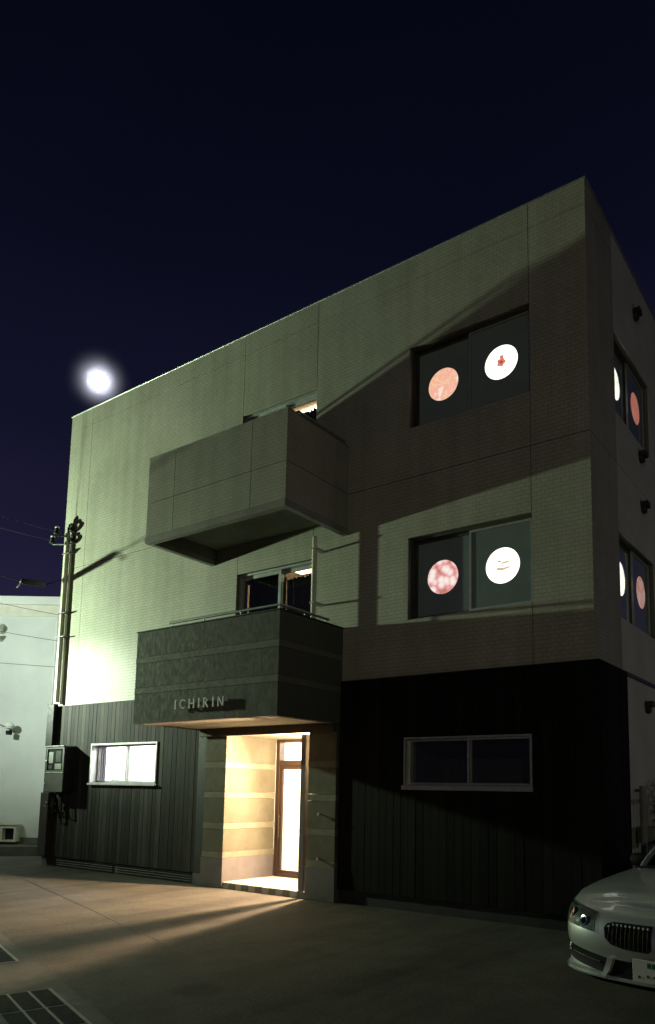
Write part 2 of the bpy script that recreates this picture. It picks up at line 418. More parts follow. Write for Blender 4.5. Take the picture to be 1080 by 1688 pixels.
box('roof', 'conc', B, XL + .02, -.03, .03, DEP - .02, H - .6, H - .45)
# coping
cp = MB().box(XL - .02, .02, -.018, .24, H + .001, H + .03, .006).box(-.24, .019, .241, DEP, H + .001, H + .03, .006).box(XL - .02, XL + .2, .241, DEP, H + .001, H + .03, .006)
cp.build('coping', 'steel', B)
# tile panels on the front
J = .005
xs = [XL, -10.5, -6.05, -4.4, -.78, 0.0]; zs = [3.2, 6.1, 9.2, H]
for i in range(len(xs) - 1):
    for j in range(len(zs) - 1):
        a, b_, c, d = xs[i] + (J if i else 0), xs[i + 1] - (J if i < 4 else 0), zs[j] + (J if j else 0), zs[j + 1] - (J if j < 2 else 0)
        cuts = [h for h in (W3, W2, D3, D2) if h[0] < (a + b_) / 2 < h[1] and h[0] <= a and h[1] >= b_ and h[2] < d and h[3] > c]
        if cuts:
            h = cuts[0]
            for (q0, q1) in ((c, h[2]), (h[3], d)):
                if q1 - q0 > .02: MB().box(a, b_, 0.0, .020, q0, q1).build('tile_panel', 'tile_x', B)
        else: MB().slab(1, a, b_, c, d, 0.0, .020, [W3, W2, D3, D2]).build('tile_panel', 'tile_x', B)
for j in range(3):
    MB().slab(0, .0205, 1.12, zs[j] + (J if j else 0), zs[j + 1] - (J if j < 2 else 0), -.020, -.0005, []).build('tile_panel', 'tile_y', B)
# pale panels along the side
ys = [1.12, 2.96, 4.8, 6.64, DEP]; zz = [.05, 3.2, 3.95, 6.1, 6.86, 8.06, H]
for i in range(4):
    for j in range(6):
        MB().slab(0, ys[i] + .004, ys[i + 1] - .004, zz[j] + .004, zz[j + 1] - .004, -.020, -.004, [S3, S2]).build('side_panel', 'alc', B) if not (i == 0 and j in (2, 4) and False) else None
# flashing between the storeys on the side
box('flashing', 'alu_dk', B, -.004, .03, 1.125, DEP, 3.175, 3.225, .004)
# small vent hoods on the side
for (y, z) in ((2.25, 8.88), (2.33, 6.62), (2.36, 5.84), (2.24, 2.83)):
    v = MB(); v.lathe([(0, .07), (.03, .075), (.06, .07), (.065, .05)], (-.003, y, z), 'x', 16); v.prism([(y - .085, z + .02), (y + .085, z + .02), (y + .07, z + .1), (y - .07, z + .1)], 0, -.003, .10)
    v.build('vent_hood', 'vent', B)

# ---- charred boards on the ground floor
clad = part('cladding', B)
def board(x0, x1, z0, z1, mt='board'):
    d = random.uniform(-.003, .003)
    MB().box(x0, x1, -.060 + d, -.036, z0, z1, .003).build('board', mt, clad)
def boards(xa, xb, holes, mt='board'):
    n = round((xb - xa) / .118); w = (xb - xa) / n
    for k in range(n):
        a = xa + k * w + .0012; b_ = xa + (k + 1) * w - .0012; spans = [(.185, 3.185)]
        pieces = [(a, b_, .185, 3.185)]
        for (h0, h1, hz0, hz1) in holes:
            out = []
            for (p0, p1, q0, q1) in pieces:
                if p1 <= h0 or p0 >= h1: out.append((p0, p1, q0, q1)); continue
                if p0 < h0 - .004: out.append((p0, h0, q0, q1))
                if p1 > h1 + .004: out.append((h1, p1, q0, q1))
                c0, c1 = max(p0, h0), min(p1, h1)
                out.append((c0, c1, q0, hz0)); out.append((c0, c1, hz1, q1))
            pieces = out
        for p in pieces: board(*p, mt)
boards(XL - .05, -6.71, [G1])
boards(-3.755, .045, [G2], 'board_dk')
MB().slab(1, XL - .045, -6.712, .19, 3.18, -.0355, .0195, [G1]).slab(1, -3.75, .03, .19, 3.18, -.0355, .0195, [G2]).build('backing', 'black', clad)
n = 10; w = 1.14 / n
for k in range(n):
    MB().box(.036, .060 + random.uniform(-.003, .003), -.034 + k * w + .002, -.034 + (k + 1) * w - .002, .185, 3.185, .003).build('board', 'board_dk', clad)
MB().box(.0, .0355, -.033, 1.10, .19, 3.18).build('backing', 'black', clad)
MB().box(XL - .055, -6.712, -.068, -.001, 3.187, 3.197, .003).build('flashing', 'alu_dk', clad)
fl = MB().box(-3.755, .068, -.068, -.001, 3.187, 3.197, .003).box(.001, .068, 0, 1.115, 3.187, 3.197, .003)
fl.build('flashing', 'alu_dk', clad)
# plinth with louvre slats
pl = part('plinth', B)
MB().box(XL - .02, -6.712, -.012, .019, -.05, .184).build('base_wall', 'kerb', pl); MB().box(-3.75, .018, -.012, .019, -.05, .184).box(-.019, .02, .019, 1.11, -.05, .184).build('base_wall', 'vent', pl)  # right base is near-black: the shade there is put into its colour
for k in range(4):
    z = .03 + k * .042
    for (a, b_) in ((-11.1, -8.95), (-8.85, -6.75)):
        MB().prism([(-.045, z), (-.014, z + .022), (-.014, z + .028), (-.045, z + .006)], 0, a, b_).build('louvre_slat', 'alu_dk', pl)

# ---- windows with backlit roundels
def disc(r, n=48, th=.006):
    b = MB(); b.add([(r * math.cos(2 * math.pi * k / n), 0, r * math.sin(2 * math.pi * k / n)) for k in range(n)] + [(r * math.cos(2 * math.pi * k / n), th, r * math.sin(2 * math.pi * k / n)) for k in range(n)],
          [tuple(range(n)), tuple(range(n, 2 * n))] + [(i, (i + 1) % n, n + (i + 1) % n, n + i) for i in range(n)])
    return b
def holed_board(x0, x1, z0, z1, cx, cz, r, y0, y1, n=48):
    """rectangular board with a round hole"""
    b = MB()
    def edge(t):
        c, s_ = math.cos(t), math.sin(t); ks = []
        if c > 1e-9: ks.append((x1 - cx) / c)
        if c < -1e-9: ks.append((x0 - cx) / c)
        if s_ > 1e-9: ks.append((z1 - cz) / s_)
        if s_ < -1e-9: ks.append((z0 - cz) / s_)
        k = min(ks); return (cx + c * k, cz + s_ * k)
    ang = sorted([2 * math.pi * k / n for k in range(n)] + [math.atan2(z - cz, x - cx) % (2 * math.pi) for x in (x0, x1) for z in (z0, z1)])
    inn = [(cx + r * math.cos(t), cz + r * math.sin(t)) for t in ang]; out = [edge(t) for t in ang]; m = len(ang)
    for y in (y0, y1):
        b.add([(p[0], y, p[1]) for p in inn] + [(p[0], y, p[1]) for p in out], [(i, (i + 1) % m, m + (i + 1) % m, m + i) for i in range(m)])
    for ring in (inn, out):
        b.add([(p[0], y0, p[1]) for p in ring] + [(p[0], y1, p[1]) for p in ring], [(i, (i + 1) % m, m + (i + 1) % m, m + i) for i in range(m)])
    return b
def print_mat(name, kind, s):
    m = bpy.data.materials.new(name); m.use_nodes = True; n = m.node_tree; n.nodes.clear()
    e = n.nodes.new('ShaderNodeEmission'); o = n.nodes.new('ShaderNodeOutputMaterial'); L(n, e.outputs[0], o.inputs[0])
    e.inputs[1].default_value = s; v = coord(n)
    if kind == 'peach':
        c = ramp(n, noise(n, v, 6.5, 4), [(.30, (1.0, .30, .18)), (.44, (1.0, .62, .42)), (.54, (1.0, .42, .32)), (.66, (1.0, .85, .72))])
    elif kind == 'balls':
        vo = n.nodes.new('ShaderNodeTexVoronoi'); vo.inputs['Scale'].default_value = 9.5; L(n, v, vo.inputs['Vector'])
        c = ramp(n, vo.outputs['Distance'], [(.22, (1.0, .90, .84)), (.42, (1.0, .70, .68)), (.60, (.90, .40, .40)), (.85, (.55, .20, .16))])
    elif kind == 'white':
        c = ramp(n, noise(n, v, 3, 3), [(.3, (.62, .54, .42)), (.55, (1.0, .95, .84)), (.8, (1.0, .98, .92))])
    elif kind == 'salmon':
        c = ramp(n, noise(n, v, 5, 3), [(.3, (1.0, .25, .17)), (.7, (1.0, .40, .30))])
    else:
        c = ramp(n, noise(n, v, 7, 5), [(.32, (.85, .30, .20)), (.5, (1.0, .52, .42)), (.7, (1.0, .74, .62))])
    L(n, c, e.inputs[0]); return m
P = {k: print_mat('print_' + k, k, s) for k, s in (('peach', 1.15), ('balls', 1.15), ('white', 2.6), ('salmon', .75), ('mottled', .75))}
P['flower'] = print_mat('print_flower', 'salmon', .80); P['flower_dk'] = emit('print_flower_core', (.75, .10, .08), .65)
P['sketch'] = emit('print_sketch', (.80, .62, .40), 1.0); P['sketch_dk'] = emit('print_sketch_dark', (.30, .25, .20), .6)
def petal(n=40, r0=.060, k=5, amp=.13, ph=.4):
    pts = [(r0 * (1 + amp * math.cos(k * t + ph)) * math.cos(t), r0 * (1 + amp * math.cos(k * t + ph)) * math.sin(t)) for t in [2 * math.pi * i / n for i in range(n)]]
    return MB().prism(pts, 1, -.004, -.001)
def blob(pts, cx=0, cz=0): return MB().prism([(p[0] + cx, p[1] + cz) for p in pts], 1, -.004, -.001)
def roundel_window(op, side, mats, label, dz=0.0, motif=None):
    x0, x1, z0, z1 = op
    w = part('window', B); w['label'] = label
    if side: w.location = (-.0, 0, 0); w.matrix_world = Matrix(((0, -1, 0, 0), (1, 0, 0, 0), (0, 0, 1, 0), (0, 0, 0, 1)))
    # local frame: x along wall, y inward
    xm = (x0 + x1) / 2
    MB().frame(x0 + .002, x1 - .002, z0 + .002, z1 - .002, .07 if side else .085, .235, .028).build('frame', 'alu_dk', w)
    box('sill', 'alu', w, x0 + .03, x1 - .03, .055, .084, z0 + .003, z0 + .022, .003)
    for k, (a, b_, yy) in enumerate(((x0 + .03, xm + .022, .115 if side else .165), (xm - .022, x1 - .03, .075 if side else .118))):
        MB().frame(a, b_, z0 + .031, z1 - .031, yy, yy + .030, .034).build('sash', 'alu' if k else 'alu_dk', w)
        cx = (x0 + .465 if k == 0 else x1 - .465); cz = (z0 + z1) / 2 + dz
        holed_board(a + .035, b_ - .035, z0 + .066, z1 - .066, cx, cz, .245, yy + .016, yy + .022).build('board', 'panel', w)
        box('pane', 'glass', w, a + .035, b_ - .035, yy + .009, yy + .013, z0 + .066, z1 - .066)
        d = disc(.27).build('roundel', P[mats[k]], w, (cx, yy + .0225, cz))
        if motif and k == 1:
            for (mb, mt) in motif:
                mb.build('print_motif', P[mt], w, (cx, yy + .0225, cz))
    box('back_board', 'black', w, x0 + .032, x1 - .032, .2, .22, z0 + .033, z1 - .033)
    return w
fl_m = [(petal(), 'flower'), (MB().prism([(.022 * math.cos(t * .9) * (1 + .3 * math.sin(3 * t)), .02 * math.sin(t * .9)) for t in [2 * math.pi * i / 14 / .9 for i in range(14)]], 1, -.0065, -.0045), 'flower_dk'),
        (blob([(-.02, .0), (.03, .01), (.02, .05), (-.03, .04)], .005, .055), 'flower')]
sk_m = [(blob([(-.10, -.05), (-.02, -.07), (.09, -.045), (.11, -.02), (.02, -.03), (-.08, -.02)]), 'sketch'), (blob([(-.03, .02), (.08, .03), (.10, .055), (.0, .05)]), 'sketch'),
        (blob([(-.075, .065), (-.02, .045), (-.012, .055), (-.06, .075)]), 'sketch_dk'), (blob([(-.05, -.01), (.05, -.005), (.045, .008), (-.045, .004)]), 'sketch')]
roundel_window(W3, False, ('peach', 'white'), 'dark window with a peach and a white lit roundel, in shadow', 0.0, fl_m)
roundel_window(W2, False, ('balls', 'white'), 'grey window with a pink patterned and a white lit roundel', 0.0, sk_m)
roundel_window(S3, True, ('white', 'salmon'), 'upper side window with a white and a salmon lit roundel', .06)
roundel_window(S2, True, ('white', 'mottled'), 'lower side window with a white and a mottled pink lit roundel', .06)

# ---- ground floor windows
def room(name, parent, x0, x1, y0, y1, z0, z1, mat='roomwall'):
    b = MB(); t = .02
    b.box(x0, x1, y1, y1 + t, z0, z1); b.box(x0 - t, x0, y0, y1 + t, z0, z1); b.box(x1, x1 + t, y0, y1 + t, z0, z1)
    b.box(x0 - t, x1 + t, y0, y1 + t, z1 + .001, z1 + t); b.box(x0 - t, x1 + t, y0, y1 + t, z0 - t, z0 - .001)
    return b.build(name, mat, parent)
w = part('window', B); w['label'] = 'brightly lit low sliding window in the left boarded wall'
x0, x1, z0, z1 = G1
MB().frame(x0 + .002, x1 - .002, z0 + .002, z1 - .002, -.085, .10, .032).build('frame', 'alu', w)
box('sill', 'alu', w, x0 - .02, x1 + .02, -.115, -.086, z0 - .022, z0 + .012, .004)
xm = (x0 + x1) / 2
for (a, b_, yy) in ((x0 + .034, xm + .02, .055), (xm - .02, x1 - .034, .01)):
    MB().frame(a, b_, z0 + .035, z1 - .035, yy, yy + .03, .030).build('sash', 'alu', w)
    box('pane', 'glass', w, a + .031, b_ - .031, yy + .012, yy + .016, z0 + .066, z1 - .066)
room('lit_room', w, x0 - .1, x1 + .1, .265, 1.9, 1.2, 2.75)
box('ceiling_lamp', emit('room_lamp', (1.0, .97, 1.0), 130), w, -9.2, -8.3, .7, 1.5, 2.70, 2.73)
bl = MB()
for k in range(5): bl.box(x0 + .02 + k * .035, x0 + .046 + k * .035, .14 + (k % 2) * .02, .16 + (k % 2) * .02, z0 + .02, z1 - .02)
bl.build('blind', 'lilac', w)
it = MB().box(x0 + .35, x0 + .62, .15, .3, z0 + .03, z0 + .085, .01).box(x0 + .62, x0 + .95, .16, .3, z0 + .03, z0 + .062, .01); it.build('tray', 'greyplastic', w)

w = part('window', B); w['label'] = 'dark low sliding window in the right boarded wall'
x0, x1, z0, z1 = G2
MB().frame(x0 + .002, x1 - .002, z0 + .002, z1 - .002, -.075, .10, .024).build('frame', 'alu', w)
box('sill', 'alu', w, x0 - .015, x1 + .015, -.108, -.076, z0 - .045, z0 + .016, .004)
xm = (x0 + x1) / 2 + .04
for (a, b_, yy) in ((x0 + .026, xm + .02, .02), (xm - .02, x1 - .026, -.03)):
    MB().frame(a, b_, z0 + .03, z1 - .027, yy, yy + .03, .026).build('sash', 'alu', w)
    box('pane', 'glass', w, a + .027, b_ - .027, yy + .012, yy + .016, z0 + .057, z1 - .054)
room('dark_room', w, x0 - .1, x1 + .1, .265, 1.2, 1.3, 2.7, 'curtain')

# ---- balcony doors on the upper floors
def balcony_door(op, label, gap):
    x0, x1, z0, z1 = op
    w = part('balcony_door', B); w['label'] = label
    MB().frame(x0 + .002, x1 - .002, z0 + .002, z1 - .002, .06, .235, .035).build('frame', 'alu', w)
    xm = (x0 + x1) / 2 + .06
    for (a, b_, yy) in ((x0 + .037, xm + .03, .095), (xm - .03, x1 - .037, .145)):
        MB().frame(a, b_, z0 + .038, z1 - .038, yy, yy + .032, .055).build('sash', 'alu', w)
        box('pane', 'glass', w, a + .056, b_ - .056, yy + .013, yy + .017, z0 + .094, z1 - .094)
    for (a, b_, top) in ((x0 + .04, xm, z1 - .10), (xm + .005, x1 - .04, z1 - gap)):
        n_ = 60; rows = []
        for zi in range(7):
            f = zi / 6; rows.append([(a + (b_ - a) * i / n_, .262 + .022 * math.sin(i * 1.15 + f * .6) + .006 * math.sin(i * .41), (z0 + .06) * (1 - f) + (top + .012 * math.sin(i * .9 + 1)) * f) for i in range(n_ + 1)])
        c = MB(); c.smooth = True; c.grid(rows).build('curtain', 'curtain', w)
    room('lit_room', w, x0 - .05, x1 + .05, .30, 1.6, z0 - .02, z1 + .25)
    box('ceiling_lamp', emit('warm_lamp', (1.0, .66, .36), 9), w, x0 + .5, x1 - .3, .8, 1.1, z1 + .2, z1 + .23)
    box('curtain_rail', 'alu_dk', w, x0 + .03, xm - .01, .236, .256, z1 - .13, z1 - .03)
balcony_door(D2, 'sliding door with dark curtains above the timber-banded balcony', .16)
balcony_door(D3, 'sliding door with dark curtains behind the tiled balcony', .17)

# ---- upper balcony, tile faced
ub = part('upper_balcony', B); ub['label'] = 'beige tiled balcony on the top floor'
uL, uR, ud, ut, ub0 = -6.68, -3.73, 1.44, 6.86, 5.45
ux = [uL, -6.05, -4.4, uR]; uz = [ub0 + .1, 6.11, ut]
for i in range(3):
    for j in range(2):
        a, b_ = ux[i] + (J if i else 0), ux[i + 1] - (J if i < 2 else 0)
        MB().box(a, b_, -ud, -ud + .02, uz[j] + (J if j else 0), uz[j + 1] - (0 if j else J)).build('tile_panel', 'tile_x', ub)
for (xx, sg) in ((uL, 1), (uR, -1)):
    for j in range(2):
        a, b_ = (xx, xx + .02) if sg > 0 else (xx - .02, xx)
        MB().box(a, b_, -ud + .0205, -.001, uz[j] + (J if j else 0), uz[j + 1] - (0 if j else J)).build('tile_panel', 'tile_y', ub)
MB().box(uL + .021, uR - .021, -ud + .021, -ud + .12, ub0 + .1, ut - .001).box(uL + .021, uL + .12, -ud + .121, -.001, ub0 + .1, ut - .001).box(uR - .12, uR - .021, -ud + .121, -.001, ub0 + .1, ut - .001).build('parapet', 'core', ub)
# underside: slab with a lip round it and a recessed soffit
MB().box(uL - .012, uR + .012, -ud - .012, -ud + .11, ub0, ub0 + .098, .006).box(uL - .012, uL + .09, -ud + .111, -.001, ub0, ub0 + .098, .006).box(uR - .09, uR + .012, -ud + .111, -.001, ub0, ub0 + .098, .006).build('slab_edge', 'conc', ub)
box('soffit', 'conc', ub, uL + .091, uR - .091, -ud + .1105, -.001, ub0 + .27, ub0 + .36)
MB().box(uL - .01, uR + .01, -ud - .008, -ud + .13, ut + .001, ut + .022, .005).box(uL - .01, uL + .13, -ud + .131, -.001, ut + .001, ut + .022, .005).box(uR - .13, uR + .01, -ud + .131, -.001, ut + .001, ut + .022, .005).build('coping', 'conc', ub)

rl = MB(); zr = ut + .10
rl.tube([(uL + .06, -ud + .30, zr), (uL + .06, -.02, zr)], .02); rl.tube([(uL + .06, -ud + .30, zr), (uR - .06, -ud + .30, zr)], .02); rl.tube([(uR - .06, -ud + .30, zr), (uR - .06, -.02, zr)], .02)
rl.build('handrail', 'steel', ub)
for (x, y) in ((uL + .06, -1.1), (uL + .06, -.5), (uR - .06, -1.1), (uR - .06, -.5)):
    MB().tube([(x, y, ut + .023), (x, y, zr - .018)], .010, 8).build('rail_post', 'steel', ub)

# ---- lower balcony over the porch, banded plaster
lb = part('lower_balcony', B); lb['label'] = 'dark balcony with pale horizontal stripes over the entrance'
lL, lR, ld, lt, lz = -6.76, -3.77, 1.43, 4.0, 2.56
seg = [(lz, 3.02, 0), (3.02, 3.12, 1), (3.12, 3.50, 0), (3.50, 3.60, 1), (3.60, lt, 0)]
for (a, b_, k) in seg:
    e = .003 if k else 0
    MB().box(lL - e, lR + e, -ld - e, -ld + .10, a + .001, b_ - .001, .003).build('stripe' if k else 'band', 'band_line' if k else 'band', lb)
    for (p0, p1) in ((lL - e, lL + .10), (lR - .10, lR + e)):
        MB().box(p0, p1, -ld + .1005, -.001, a + .001, b_ - .001, .003).build('stripe' if k else 'band', 'band_line' if k else 'band', lb)
box('coping', 'darkwood', lb, lL - .015, lR + .015, -ld - .015, -ld + .115, lt + .001, lt + .02, .004)
for (p0, p1) in ((lL - .015, lL + .115), (lR - .115, lR + .015)): box('coping', 'darkwood', lb, p0, p1, -ld + .1155, -.001, lt + .001, lt + .02, .004)
box('soffit', 'ceil', lb, lL + .1005, lR - .1005, -ld + .1005, -.062, lz + .015, lz + .15)
rail = MB()
rz = lt + .09
rail.tube([(-6.05, -1.38, rz), (-3.83, -1.38, rz)], .019); rail.tube([(-3.82, -1.40, rz), (-3.82, -.30, rz)], .019)
rail.build('handrail', 'steel', lb)
for (x, y) in ((-6.0, -1.38), (-5.3, -1.38), (-4.56, -1.38), (-3.82, -1.33), (-3.82, -.85), (-3.82, -.36)):
    MB().tube([(x, y, lt + .0205), (x, y, rz - .017)], .010, 8).build('rail_post', 'steel', lb)

# drain pipe between the balconies
dp = MB().tube([(-4.19, -.21, 5.449), (-4.19, -.21, 2.75)], .040, 14)
dp.build('downpipe', 'cream', B)
for z in (5.25, 4.4):
    MB().box(-4.24, -4.14, -.252, -.001, z, z + .03, .003).build('pipe_bracket', 'steel', B)

# ---- porch
po = part('porch', B); po['label'] = 'warmly lit entrance porch with striped plaster walls'
pz = [(0, .47, 'dado'), (.47, .57, 'porch_line'), (.57, .93, 'porch_band'), (.93, 1.03, 'porch_line'), (1.03, 1.43, 'porch_band'), (1.43, 1.53, 'porch_line'), (1.53, 1.92, 'porch_band'), (1.92, 2.02, 'porch_line'), (2.02, 2.555, 'porch_band')]
PF = -.12; PB = 1.10
for (a, b_, mt) in pz:
    e = .003 if mt == 'porch_line' else (.012 if mt == 'dado' else 0)
    nm = {'dado': 'dado', 'porch_line': 'stripe', 'porch_band': 'band'}[mt]
    MB().box(-6.50 - e, -6.02 + e, PF - e, PB, a + .001, b_ - .001, .003).build(nm, mt, po)
    MB().box(-4.28 - e, -3.76 + e, PF - e, PB, a + .001, b_ - .001, .003).build(nm, mt, po)
box('corner_post', 'vent', po, -6.709, -6.515, -.10, .018, .19, 2.55, .005)
box('corner_post', 'dado', po, -6.709, -6.516, -.115, .018, -.02, .188, .005)
box('beam', 'darkwood', po, -6.60, -3.765, PF - .06, PF - .014, 2.44, 2.572, .004)
box('ceiling', 'ceil', po, -6.019, -4.281, PF - .013, PB, 2.46, 2.57)
# step
box('porch_floor', 'floor_tile', po, -6.006, -4.294, PF + .03, 3.2, -.02, .10)
nst = 12; w_ = 1.70 / nst
for k in range(nst):
    MB().box(-6.004 + k * w_ + .003, -6.004 + (k + 1) * w_ - .003, PF + .004, PF + .0295, 0.0, .098, .003).build('riser_tile', 'riser_dk' if k % 2 else 'riser_lt', po)
# knobs on the right pier
for z in (1.24, .60):
    MB().lathe([(0, .012), (-.05, .012), (-.052, .022), (-.065, .024), (-.075, .014)], (-4.02, PF + .004 - (.012 if z < .4 else 0), z), 'y', 12).build('wall_knob', 'steel', po)
# door wall
dr = part('entrance_door', B); dr['label'] = 'brown framed glass entrance door, glowing white'
DY = PB + .001
box('jamb', 'porch_line', dr, -6.018, -5.965, DY, DY + .1, .10, 2.459)
def dframe(x0, x1, z0, z1, y0, y1, w, name):
    MB().frame(x0, x1, z0, z1, y0, y1, w).build(name, 'wood', dr)
dframe(-5.964, -4.282, .101, 2.459, DY - .03, DY + .10, .05, 'door_frame')
box('transom_bar', 'wood', dr, -5.913, -4.333, DY - .025, DY + .095, 2.00, 2.09, .004)
box('mullion', 'wood', dr, -4.86, -4.78, DY - .024, DY + .094, .152, 1.999, .004)
dframe(-5.912, -4.862, .152, 1.998, DY - .01, DY + .04, .06, 'door_leaf')
box('pane', 'glass', dr, -5.851, -4.923, DY + .013, DY + .019, .213, 1.937)
box('pane', 'glass', dr, -4.778, -4.334, DY + .013, DY + .019, .152, 1.998)
box('pane', 'glass', dr, -5.912, -4.334, DY + .013, DY + .019, 2.092, 2.408)
hd = MB().tube([(-5.88, DY - .05, .75), (-5.88, DY - .05, 1.15)], .009, 10); hd.tube([(-5.88, DY - .05, .78), (-5.88, DY - .009, .78)], .007, 8); hd.tube([(-5.88, DY - .05, 1.12), (-5.88, DY - .009, 1.12)], .007, 8)
hd.build('handle', 'alu_dk', dr)
room('vestibule', dr, -6.5, -4.2, DY + .12, 3.6, .104, 2.62)
box('ceiling_lamp', emit('vestibule_lamp', (1.0, .84, .62), 70), dr, -5.8, -4.9, 1.7, 2.9, 2.56, 2.59)
# porch downlight: a small lamp let into the ceiling
dl = MB().lathe([(0, .055), (-.012, .055), (-.014, .045)], (-4.425, .47, 2.4595), 'z', 20); dl.build('downlight', emit('downlight_glow', (1.0, .78, .48), 30), po)
pd = bpy.data.lights.new('downlight_lamp', 'POINT'); pd.energy = 720; pd.color = (1.0, .68, .40); pd.shadow_soft_size = .02
pe = bpy.data.objects.new('downlight_lamp', pd); COL.objects.link(pe); pe.location = (-4.425, .47, 2.36)
pd = bpy.data.lights.new('downlight_beam', 'SPOT'); pd.energy = 1350; pd.color = (1.0, .66, .40); pd.shadow_soft_size = .045; pd.spot_size = R(120); pd.spot_blend = .5
pe = bpy.data.objects.new('downlight_beam', pd); COL.objects.link(pe); pe.location = (-4.425, .47, 2.36)
pe.rotation_euler = Vector((.62, .95, .62)).to_track_quat('Z', 'Y').to_euler()
box('post', 'dado', po, -4.445, -4.352, -.105, -.02, .0, 2.43, .006)

# ------------------------------------------------------------------ letters on the balcony
sg = thing('letter_sign', 'silver capital letters ICHIRIN standing off the striped balcony front', 'sign', (-5.15, -1.435, 2.735))
sg.scale = (1.10, 1.0, 1.08)
lx = {'I': [[(0, 0), (.024, 0), (.0215, .065), (.024, .13), (0, .13), (.0025, .065)]]}
def stroke(a, b, w0, w1):
    a = Vector(a); b = Vector(b); d = (b - a).normalized(); nrm = Vector((-d.y, d.x))
    return [tuple(a + nrm * w0 / 2), tuple(a - nrm * w0 / 2), tuple(b - nrm * w1 / 2), tuple(b + nrm * w1 / 2)]
def arc(cx, cz, rx, rz, t0, t1, w0, w1, n=18):
    o = []; i_ = []
    for k in range(n + 1):
        f = k / n; t = R(t0 + (t1 - t0) * f); w = w0 + (w1 - w0) * f - .006 * math.sin(math.pi * f) * 0
        o.append((cx + (rx + w / 2) * math.cos(t), cz + (rz + w / 2) * math.sin(t))); i_.append((cx + (rx - w / 2) * math.cos(t), cz + (rz - w / 2) * math.sin(t)))
    return o, i_
def letter(ch, x):
    b = MB(); y0, y1 = -.046, -.030
    def poly(p): b.prism([(q[0] + x, q[1]) for q in p], 1, y0, y1)
    def stem(px): poly([(px, 0), (px + .024, 0), (px + .0215, .065), (px + .024, .13), (px, .13), (px + .0025, .065)])
    def ribbon(o, i_):
        for k in range(len(o) - 1): b.prism([(q[0] + x, q[1]) for q in (o[k], o[k + 1], i_[k + 1], i_[k])], 1, y0, y1)
    pins = []
    if ch == 'I': stem(0); pins = [(.012, .03), (.012, .10)]; wd = .024
    if ch == 'C': ribbon(*arc(.066, .065, .054, .056, 48, 312, .012, .014)); pins = [(.013, .065)]; wd = .105
    if ch == 'H': stem(0); stem(.085); b.box(x + .022, x + .087, y0 + .001, y1 - .001, .060, .074); pins = [(.012, .03), (.097, .10)]; wd = .109
    if ch == 'R':
        stem(0); ribbon(*arc(.024, .0955, .042, .029, 90, -90, .012, .012)); poly(stroke((.036, .066), (.090, .0), .018, .024)); pins = [(.012, .03), (.012, .10)]; wd = .098
    if ch == 'N':
        poly([(0, 0), (.018, 0), (.016, .13), (0, .13)]); poly([(.088, 0), (.106, 0), (.106, .13), (.09, .13)]); poly([(0, .13), (.022, .13), (.106, 0), (.084, 0)]); pins = [(.008, .03), (.098, .10)]; wd = .106
    for (px, pz_) in pins: b.box(x + px - .003, x + px + .003, y1, -.001, pz_ - .003, pz_ + .003)
    return b, wd
xs_ = -.545
for ch in 'ICHIRIN':
    b, wd = letter(ch, xs_); b.build('letter', 'letter', sg); xs_ += wd + .072

# ------------------------------------------------------------------ conduits, meter box and cables at the left corner
cd = thing('service_conduit', 'pair of pale conduits with brackets running up the left corner of the tiled wall', 'conduit', (-11.0, -.1, 3.2))
def cdp(mb, name, mat): mb.build(name, mat, cd)
o0 = Vector((-11.0, -.1, 3.2))
def rel(pts): return [tuple(Vector(p) - o0) for p in pts]
cdp(MB().tube(rel([(-11.02, -.075, 3.28), (-11.02, -.075, 6.86)]), .050, 14), 'pipe', 'cream')
cdp(MB().tube(rel([(-10.935, -.045, 3.24), (-10.935, -.045, 6.62)]), .028, 14), 'pipe', 'cream')
for z in (4.62, 5.12, 6.40):
    cdp(MB().box(*[a - b for a, b in zip((-11.09, -10.84), (o0.x, o0.x))], -.04, .099, z - 3.2, z - 3.2 + .025, .004), 'bracket', 'alu_dk')
# weather heads
def goose(x, y, z, dx, s=1):
    pts = [(x, y, z)]
    for k in range(9):
        t = math.pi * k / 8
        pts.append((x + dx * .11 * (1 - math.cos(t)) * s, y - .02 * k / 8, z + .12 + .11 * math.sin(t) * s))
    pts.append((x + dx * .22 * s, y - .02, z + .06)); return pts
cdp(MB().tube(rel(goose(-10.935, -.045, 6.62, 1, .5)), .028, 10), 'elbow', 'black')
cdp(MB().tube(rel(goose(-11.0, -.075, 6.84, 1, .75)), .028, 10), 'elbow', 'black')
cdp(MB().lathe([(0, .035), (-.03, .06), (-.08, .068), (-.10, .05)], tuple(Vector((-10.825, -.065, 6.72)) - o0), 'z', 14), 'weather_cap', 'black')
cdp(MB().lathe([(0, .035), (-.03, .06), (-.08, .068), (-.10, .05)], tuple(Vector((-10.84, -.095, 6.96)) - o0), 'z', 14), 'weather_cap', 'black')
cdp(MB().tube(rel([(-11.02, -.12, 6.80), (-11.20, -.22, 6.80)]), .018, 8), 'arm', 'steel')
cdp(MB().tube(rel([(-11.02, -.12, 6.62), (-11.26, -.26, 6.62)]), .018, 8), 'arm', 'steel')
for (x, y, z) in ((-11.20, -.22, 6.86), (-11.27, -.26, 6.66)):
    cdp(MB().lathe([(-.07, .035), (-.05, .065), (-.02, .068), (.0, .045), (.03, .058), (.06, .052), (.08, .025)], tuple(Vector((x, y, z + .04)) - o0), 'z', 16), 'insulator', 'black')
    cdp(MB().lathe([(0, .048), (.02, .044), (.035, .025)], tuple(Vector((x, y, z + .12)) - o0), 'z', 14), 'insulator_cap', 'white')
